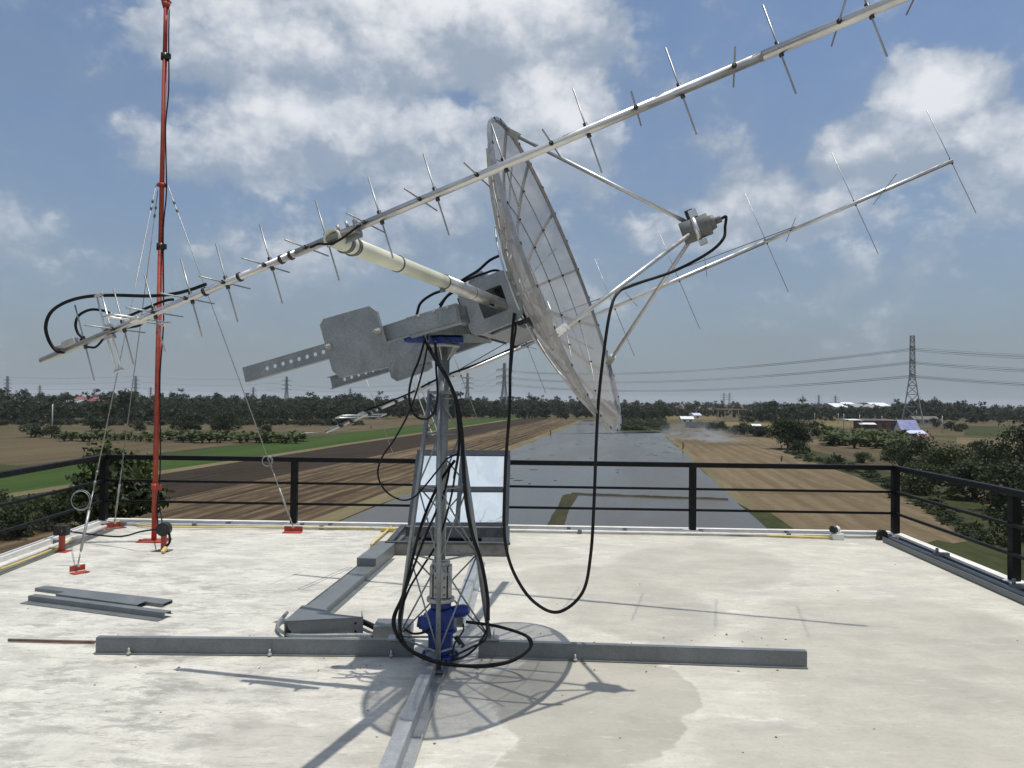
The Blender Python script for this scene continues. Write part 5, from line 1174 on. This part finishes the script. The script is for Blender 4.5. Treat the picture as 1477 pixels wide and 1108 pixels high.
# ------------------------------------------------------------------ pylons and lines
def lattice(m, levels, r):                         # levels: (z, halfx, halfy)
    cor = lambda l, k: V(((1 if k in (0, 3) else -1) * l[1], (1 if k < 2 else -1) * l[2], l[0]))
    for a, c in zip(levels[:-1], levels[1:]):
        for k in range(4):
            j = (k + 1) % 4; m.bar(cor(a, k), cor(c, k), r * 1.5, r * 1.5)
            m.bar(cor(a, k), cor(c, j), r, r); m.bar(cor(a, j), cor(c, k), r, r); m.bar(cor(c, k), cor(c, j), r, r)
def make_pylon(name, label, loc, H, bw, tw_, rot, r, armL, arms=(.86, .72, .585), group=None, parts=True):
    p = empty(name, loc, label, 'pylon', group); m = MB(); lv = []
    waist = arms[-1] - .02
    nb = [0, .20, .34, .44, .51, waist]
    for z in nb: k = z / waist; lv.append((z * H, bw + (tw_ - bw) * k ** .85, bw + (tw_ - bw) * k ** .85))
    n = 9
    for i in range(1, n + 1): z = waist + (1 - waist) * i / n; lv.append((z * H, tw_ * (1 - .25 * i / n), tw_ * (1 - .25 * i / n)))
    lattice(m, lv, r)
    mm = Matrix.Rotation(rot, 4, 'Z')
    def put(m): m.v = [mm @ q + V(loc) for q in m.v]; return m
    put(m).build('lattice_body', MT['tower_steel'], p); tips = []
    for z in arms:
        for s in (-1, 1):
            m = MB(); e = V((0, s * armL, z * H)); 
            for sx in (-1, 1): m.bar(V((sx * tw_, s * tw_ * .8, z * H - .01 * H)), e, r, r); m.bar(V((sx * tw_ * .8, s * tw_ * .8, z * H + .035 * H)), e, r, r)
            m.bar(V((-tw_, s * tw_, z * H)), V((0, s * armL * .5, z * H + .012 * H)), r, r); put(m).build('crossarm', MT['tower_steel'], p)
            m = MB(); m.tube([e, e - V((0, 0, .035 * H))], .18, 6); put(m).build('insulator', MT['insul'], p); tips.append(mm @ (e - V((0, 0, .035 * H))) + V(loc))
    return p, tips
pl_ = at(1316, 612.5); HB = hpx(pl_, 128)
rotB = math.atan2(pl_.y, pl_.x) - math.pi / 2
big, tipB = make_pylon('power_pylon', 'large lattice power pylon standing right of the blue-roofed house', pl_, HB, 5.6, 1.35, rotB, .30, 5.5, (.875, .725, .57))
Ym = 780.0; d = ray(727, 580); pm_loc = V((d.x / d.y * Ym, Ym, GZ)); HM = (578 - 524) / FOC * Ym + 10.75
mid, tipM = make_pylon('power_pylon', 'distant pylon with crossarms seen between the mast and the dish', pm_loc, HM, 4.6, 1.3, rad(72), .34, 8.5)
Yt = 900.0; d = ray(674, 580); q = V((d.x / d.y * Yt, Yt, GZ)); HT = (578 - 539) / FOC * Yt + 10.75
p3, tip3 = make_pylon('power_pylon', 'pylon just right of the mast tube on the horizon', q, HT, 4.0, 1.1, rad(80), .34, 7.0)
far_src = None
for i, (px, top, Y, lab) in enumerate(((413, 544, 900, 'pylon below the perforated arm on the horizon'), (10, 543, 950, 'leftmost pylon on the horizon'), (57, 556, 1300, 'small pylon left of the guy wires, next to the leftmost one'), (195, 543, 950, 'pylon just left of the red mast on the horizon'), (217, 559, 1400, 'small pylon hidden close behind the red mast'), (365, 559, 1300, 'small pylon right of the right guy wire'),
        (505, 561, 1300, 'small distant pylon under the counterweight plate'), (618, 551, 1100, 'pylon immediately left of the mast tube'), (763, 567, 1450, 'small pylon right of the hanging cable'), (1044, 568, 1350, 'left pylon of the distant twin pylons right of the dish'), (1052, 568, 1360, 'right pylon of the distant twin pylons right of the dish'), (1158, 572, 1400, 'distant pylon left of the white warehouse roofs'), (1181, 571, 1350, 'second distant pylon left of the white warehouse roofs'), (1205, 572, 1300, 'distant pylon above the white warehouse roofs'), (1348, 573, 1300, 'small distant pylon right of the large pylon'))):
    d = ray(px, 580); loc = V((d.x / d.y * Y, Y, GZ)); H = (570 + 18 * px / 1477 - top) / FOC * Y + 10.75
    if far_src is None: far_src, _ = make_pylon('power_pylon', lab, loc, 40.0, 3.4, 1.0, rad(75), .28, 6.0, group=None); far_src['group'] = 'distant pylons on the horizon'; far_src.scale = (1, 1, H / 40)
    else:
        c = copy_tree(far_src); c.location = loc; c.scale = (1, 1, H / 40); c['label'] = lab
def wire(a, c, sag, r, label, group, n=40):
    pts = [a + (c - a) * (i / n) - V((0, 0, sag * 4 * (i / n) * (1 - i / n))) for i in range(n + 1)]
    m = MB(); m.tube(pts, r, 4, False); return tag(m.build('power_line', MT['wire']), label, 'power line', group)
grp = 'power lines strung between the pylons'
lev = ['upper', 'upper', 'middle', 'middle', 'lower', 'lower']
for i in range(6):
    for dz in (0, .9):
        wire(tipB[i] + V((0, 0, dz)), tipM[i] + V((0, 0, dz)), 7.5, .075, f'{lev[i]} power lines sagging from the large pylon left behind the dish', grp)
        e = tipB[i] + V((230, -60 + (30 if i % 2 else 0), -2)); wire(tipB[i] + V((0, 0, dz)), e + V((0, 0, dz)), 5.0, .075, f'{lev[i]} power lines running right from the large pylon out of the picture', grp)
    wire(tipM[i], tip3[i], 5, .06, f'{lev[i]} power lines between the two pylons by the mast', grp); wire(tip3[i], tip3[i] + V((-330, 260, 0)), 9, .06, f'{lev[i]} thin power lines leading left from the pylon by the mast', grp)
    a_ = V((ray(413, 545).x * 900, 900, GZ + 22 + 7 * (i // 2))) ; c_ = V((ray(195, 545).x * 950, 950 + 5 * (i % 2), GZ + 22 + 7 * (i // 2))); e_ = V((ray(-60, 545).x * 950, 950 + 5 * (i % 2), GZ + 22 + 7 * (i // 2)))
    wire(a_, c_, 4, .055, f'{lev[i]} faint power lines crossing the left sky behind the mast', grp); wire(c_, e_, 4, .055, f'{lev[i]} faint power lines at the far left of the horizon', grp)
# utility poles
def pole(px, py, top, label):
    p = at(px, py); r = empty('utility_pole', p, label, 'utility pole', 'concrete utility poles in the fields'); H = hpx(p, py - top)
    m = MB(); m.tube([p, p + UP * H], [.20, .14], 8); m.build('shaft', MT['greycast'], r)
    m = MB(); m.box(p + UP * (H - .5), 2.0, .15, .15); m.build('crossarm', MT['wood'], r)
for px, py, tp_, lab in ((1359, 624, 600, 'pale utility pole right of the blue-roofed house'), (1209, 612, 596, 'left utility pole before the wood behind the red-brown house'), (1217, 614, 597, 'second utility pole left of the red-brown house'), (1240, 616, 598, 'utility pole at the left end of the red-brown house'), (1272, 618, 600, 'utility pole in front of the red-brown house'), (1322, 608, 592, 'slim pole between the legs of the large pylon'), (75, 628, 583, 'thin utility pole in the left field near the banana row'), (1175, 609, 596, 'utility pole at the right of the dense tree')):
    pole(px, py, tp_, lab)
for px, py, h, lab in ((985, 648, 1.9, 'weathered stump on the right bank of the flooded field'), (1127, 666, 1.3, 'short post in the right stubble field'), (1203, 661, 1.6, 'post on the rough strip left of the thicket'), (794, 627, 1.8, 'white post on the left bank of the flooded field'), (535, 619, 1.7, 'dark post standing in the green field')):
    p = at(px, py); m = MB(); m.tube([p, p + V((.05, 0, h * .6)), p + V((0, 0, h))], [.16, .2, .1], 7); m.sphere(p + V((.1, 0, h * .75)), .22, 8, 6); tag(m.build('field_post', MT['wood']), lab, 'post', None)
# ------------------------------------------------------------------ buildings in the distance
def house(name, label, c, w, dpt, h, rot, wall, roof, kind='gable', rise=1.5, over=.5, wins=2):
    b_ = empty(name, c, label, 'building'); cr, sr = math.cos(rot), math.sin(rot)
    T = lambda x, y, z: V((c.x + x * cr - y * sr, c.y + x * sr + y * cr, c.z + z))
    m = MB(); vs = [T(x, y, z) for z in (0, h) for x, y in ((-w/2, -dpt/2), (w/2, -dpt/2), (w/2, dpt/2), (-w/2, dpt/2))]
    m.add(vs, [(0, 1, 5, 4), (1, 2, 6, 5), (2, 3, 7, 6), (3, 0, 4, 7)])
    if kind == 'gable': a, e = T(-w/2, 0, h + rise), T(w/2, 0, h + rise); m.add([vs[4], vs[7], a], [(0, 1, 2)]); m.add([vs[5], vs[6], e], [(0, 1, 2)])
    m.build('wall', MT[wall], b_); t = .12; m = MB()
    if kind == 'gable':
        k = rise * over / (dpt / 2)
        for s in (-1, 1): m.prism([T(-w/2 - over, s * (dpt/2 + over), h - k + .02), T(w/2 + over, s * (dpt/2 + over), h - k + .02), T(w/2 + over, s * .02, h + rise + .02), T(-w/2 - over, s * .02, h + rise + .02)], V((0, 0, t)))
    elif kind == 'flat': m.prism([T(-w/2 - over, -dpt/2 - over, h + .02), T(w/2 + over, -dpt/2 - over, h + .02), T(w/2 + over, dpt/2 + over, h + rise), T(-w/2 - over, dpt/2 + over, h + rise)], V((0, 0, .2)))
    m.build('roof', MT[roof], b_)
    for i in range(wins):
        x = -w/2 + w * (i + .5) / wins; m = MB(); ww = min(1.4, w / wins * .4)
        m.add([T(x - ww/2, -dpt/2 - .03, h * .25), T(x + ww/2, -dpt/2 - .03, h * .25), T(x + ww/2, -dpt/2 - .03, h * .75), T(x - ww/2, -dpt/2 - .03, h * .75)], [(0, 1, 2, 3)]); m.build('window', MT['darkglass'], b_)
    return b_, T
p = at(1262, 621); hb_, T = house('farm_house', 'long red-brown house with a dark flat roof behind the banana grove', p, hpx(p, 50), 8, hpx(p, 14), 0, 'brick', 'roof_dark', 'flat', .5, .8, 4)
m = MB(); m.prism([T(-9.5, -7, 2.6), T(-2.5, -7, 2.6), T(-2.5, -4.2, 3.4), T(-9.5, -4.2, 3.4)], V((0, 0, .1))); m.build('porch_roof', MT['roof_white'], hb_)
m = MB(); m.prism([T(-13, -6, 4.2), T(-7.6, -6, 4.2), T(-7.6, 2, 4.5), T(-13, 2, 4.5)], V((0, 0, .15))); m.build('carport_roof', MT['roof_white'], hb_)
m = MB()
for x, y in ((-12.5, -5.5), (-8.2, -5.5), (-12.5, 1.5)): m.bar(T(x, y, 0), T(x, y, 4.2), .2, .2)
m.build('carport_posts', MT['greycast'], hb_)
p = at(1316, 633); hb_, T = house('blue_roofed_house', 'house with a steep blue sheet roof and a paler lean-to before the large pylon', p + V((0, 4, 0)), hpx(p, 23), 6.0, 3.1, rad(-4), 'whitewall', 'roof_blue', 'gable', 2.7, .5, 2)
m = MB(); m.prism([T(-2.0, -6.2, 1.7), T(4.0, -6.2, 1.7), T(3.6, -3.2, 2.75), T(-1.7, -3.2, 2.75)], V((0, 0, .1))); m.build('lean_to_roof', MT['roof_pale'], hb_)
m = MB(); m.prism([T(.6, -7.4, 1.0), T(4.0, -7.4, 1.0), T(4.0, -6.3, 1.5), T(.6, -6.3, 1.5)], V((0, 0, .06))); m.build('awning', MT['redcloth'], hb_)
m = MB()
for x in (-1.8, .9, 3.7): m.bar(T(x, -6.0, 0), T(x, -6.0, 1.72), .12, .12)
m.build('lean_to_posts', MT['wood'], hb_)
p = at(1332, 611); house('small_house', 'small grey house almost hidden between the pylon legs', p, 14, 7, 2.6, 0, 'greywall', 'roof_dark', 'gable', 1.6, .6, 3)
p = at(1053, 608); sb = empty('open_shed', p, 'long open shed with a thin orange roof on posts in the wood', 'shed'); L = hpx(p, 44); Hs = hpx(p, 17.5)
m = MB(); m.box(p + V((0, 0, Hs)), L, 9, .5); m.build('roof', MT['roof_orange'], sb)
for k in range(5): m = MB(); m.bar(p + V((-L/2 + 1 + (L - 2) * k / 4, -3.5, 0)), p + V((-L/2 + 1 + (L - 2) * k / 4, -3.5, Hs - .25)), .35, .35); m.build('post', MT['greycast'], sb)
for px, y0, w_, h_, lab, Y in ((1203, 590, 20, 10.2, 'left white-roofed warehouse on the right horizon', 800), (1219, 589, 17, 11.5, 'white-roofed warehouse with the higher roof on the right horizon', 830), (1262, 588, 26, 11.5, 'right white-roofed warehouse on the right horizon', 880)):
    d = ray(px, 590); c = V((d.x / d.y * Y, Y, GZ)); house('warehouse', lab, c, w_ * Y / FOC, 30, h_ - 2.2, rad(8), 'greywall', 'roof_white', 'gable', 3.8, .6, 3)
d = ray(1240, 590); c = V((d.x / d.y * 815, 815, GZ)); house('warehouse', 'grey-roofed warehouse between the white roofs on the right horizon', c, 26, 30, 7.8, rad(8), 'greywall', 'greywall', 'gable', 3.4, .6, 3)
p = at(140, 600); Y = 480; d = ray(140, 580); c = V((d.x / d.y * Y, Y, GZ)); house('long_shed', 'long shed with a dull red roof above the left wood', c, 22, 14, 7.6, rad(3), 'greywall', 'roof_red', 'gable', 2.6, .6, 4)
d = ray(108, 580); c = V((d.x / d.y * 450, 450, GZ)); house('small_shed', 'pale-roofed shed left of the red-roofed shed', c, 12, 10, 6.6, rad(-12), 'greywall', 'greywall', 'gable', 1.5, .6, 2)
p = at(995, 610); house('white_hut', 'tiny white-roofed hut beyond the smoke', p + V((0, 8, 0)), 6.5, 5, 2.0, 0, 'whitewall', 'roof_white', 'gable', 1.2, .4, 2)
p = at(1012, 617.5); L = hpx(p, 46); m = MB(); m.box(p + V((0, 0, hpx(p, 8) / 2)), L, .6, hpx(p, 8)); m.box(p + V((0, 0, hpx(p, 8) + .08)), L + .3, .9, .16)
for k in range(7): m.box(p + V((-L/2 + L * k / 6, -.4, hpx(p, 8) / 2 + .02)), .5, .3, hpx(p, 8) + .3)
tag(m.build('block_wall', MT['greywall']), 'low grey block wall at the head of the smoking field', 'wall')
p = at(1090, 619); house('white_hut', 'small white hut beside the yellow field', p, 3.4, 3, 1.4, 0, 'greywall', 'roof_white', 'gable', .6, .3, 1)
p = at(1003, 604); house('white_hut', 'little pale house under the trees beyond the smoke', p, 6, 5, 2.4, .4, 'whitewall', 'roof_pale', 'gable', 1.3, .4, 1)
p = at(1463, 604); house('small_house', 'small brown-roofed house at the right edge of the wood', p, 12, 8, 3.2, -.3, 'whitewall', 'roof_dark', 'gable', 2.0, .5, 2)
p = at(50, 600); house('small_house', 'tiny white house in the left wood', p + V((0, -25, 0)), 4, 4, 3.4, 0, 'whitewall', 'roof_pale', 'gable', 1.2, .3, 1)
# ------------------------------------------------------------------ smoke and air
def smoke():
    m, nt, out = new_mat('smoke'); co = coord(nt); 
    n = noise(nt, mapped(nt, co, (.10, .14, .22)), 1.0, 6, .62, .9); s = N(nt, 'SeparateXYZ', {0: co})
    g = N(nt, 'TexCoord').outputs['Generated']; l = VM(nt, 'LENGTH', VM(nt, 'MULTIPLY', VM(nt, 'SUBTRACT', g, (.5, .5, .15)), (2.1, 2.1, 1.25)))
    dn = M(nt, 'MULTIPLY', ramp(nt, n, .48, .72), ramp(nt, l, .25, 1.0, 1, 0))
    v = N(nt, 'VolumePrincipled', {'Color': (.80, .83, .88, 1), 'Density': M(nt, 'MULTIPLY', dn, 1.1), 'Anisotropy': .2}); nt.links.new(v.outputs[0], out.inputs['Volume']); return m
p0, p1 = at(1068, 641), at(955, 632); c = (p0 + p1) / 2
m = MB(); m.sphere(c + V((0, 0, 1.6)), 1, 24, 14, ((p0 - p1).length * .55, 13, 5.2)); o = m.build('smoke', smoke()); o['kind'] = 'stuff'; tag(o, 'thin white smoke drifting from the burning stubble on the right', 'smoke')
hm, nt, out = new_mat('air'); v = N(nt, 'VolumePrincipled', {'Color': (.86, .92, 1.0, 1), 'Density': HAZE, 'Anisotropy': .0}); nt.links.new(v.outputs[0], out.inputs['Volume'])
m = MB(); m.box(V((0, 0, (GZ - 1 + 62) / 2)), 19000, 19000, 62 - GZ + 1); o = m.build('haze', hm); o['kind'] = 'stuff'
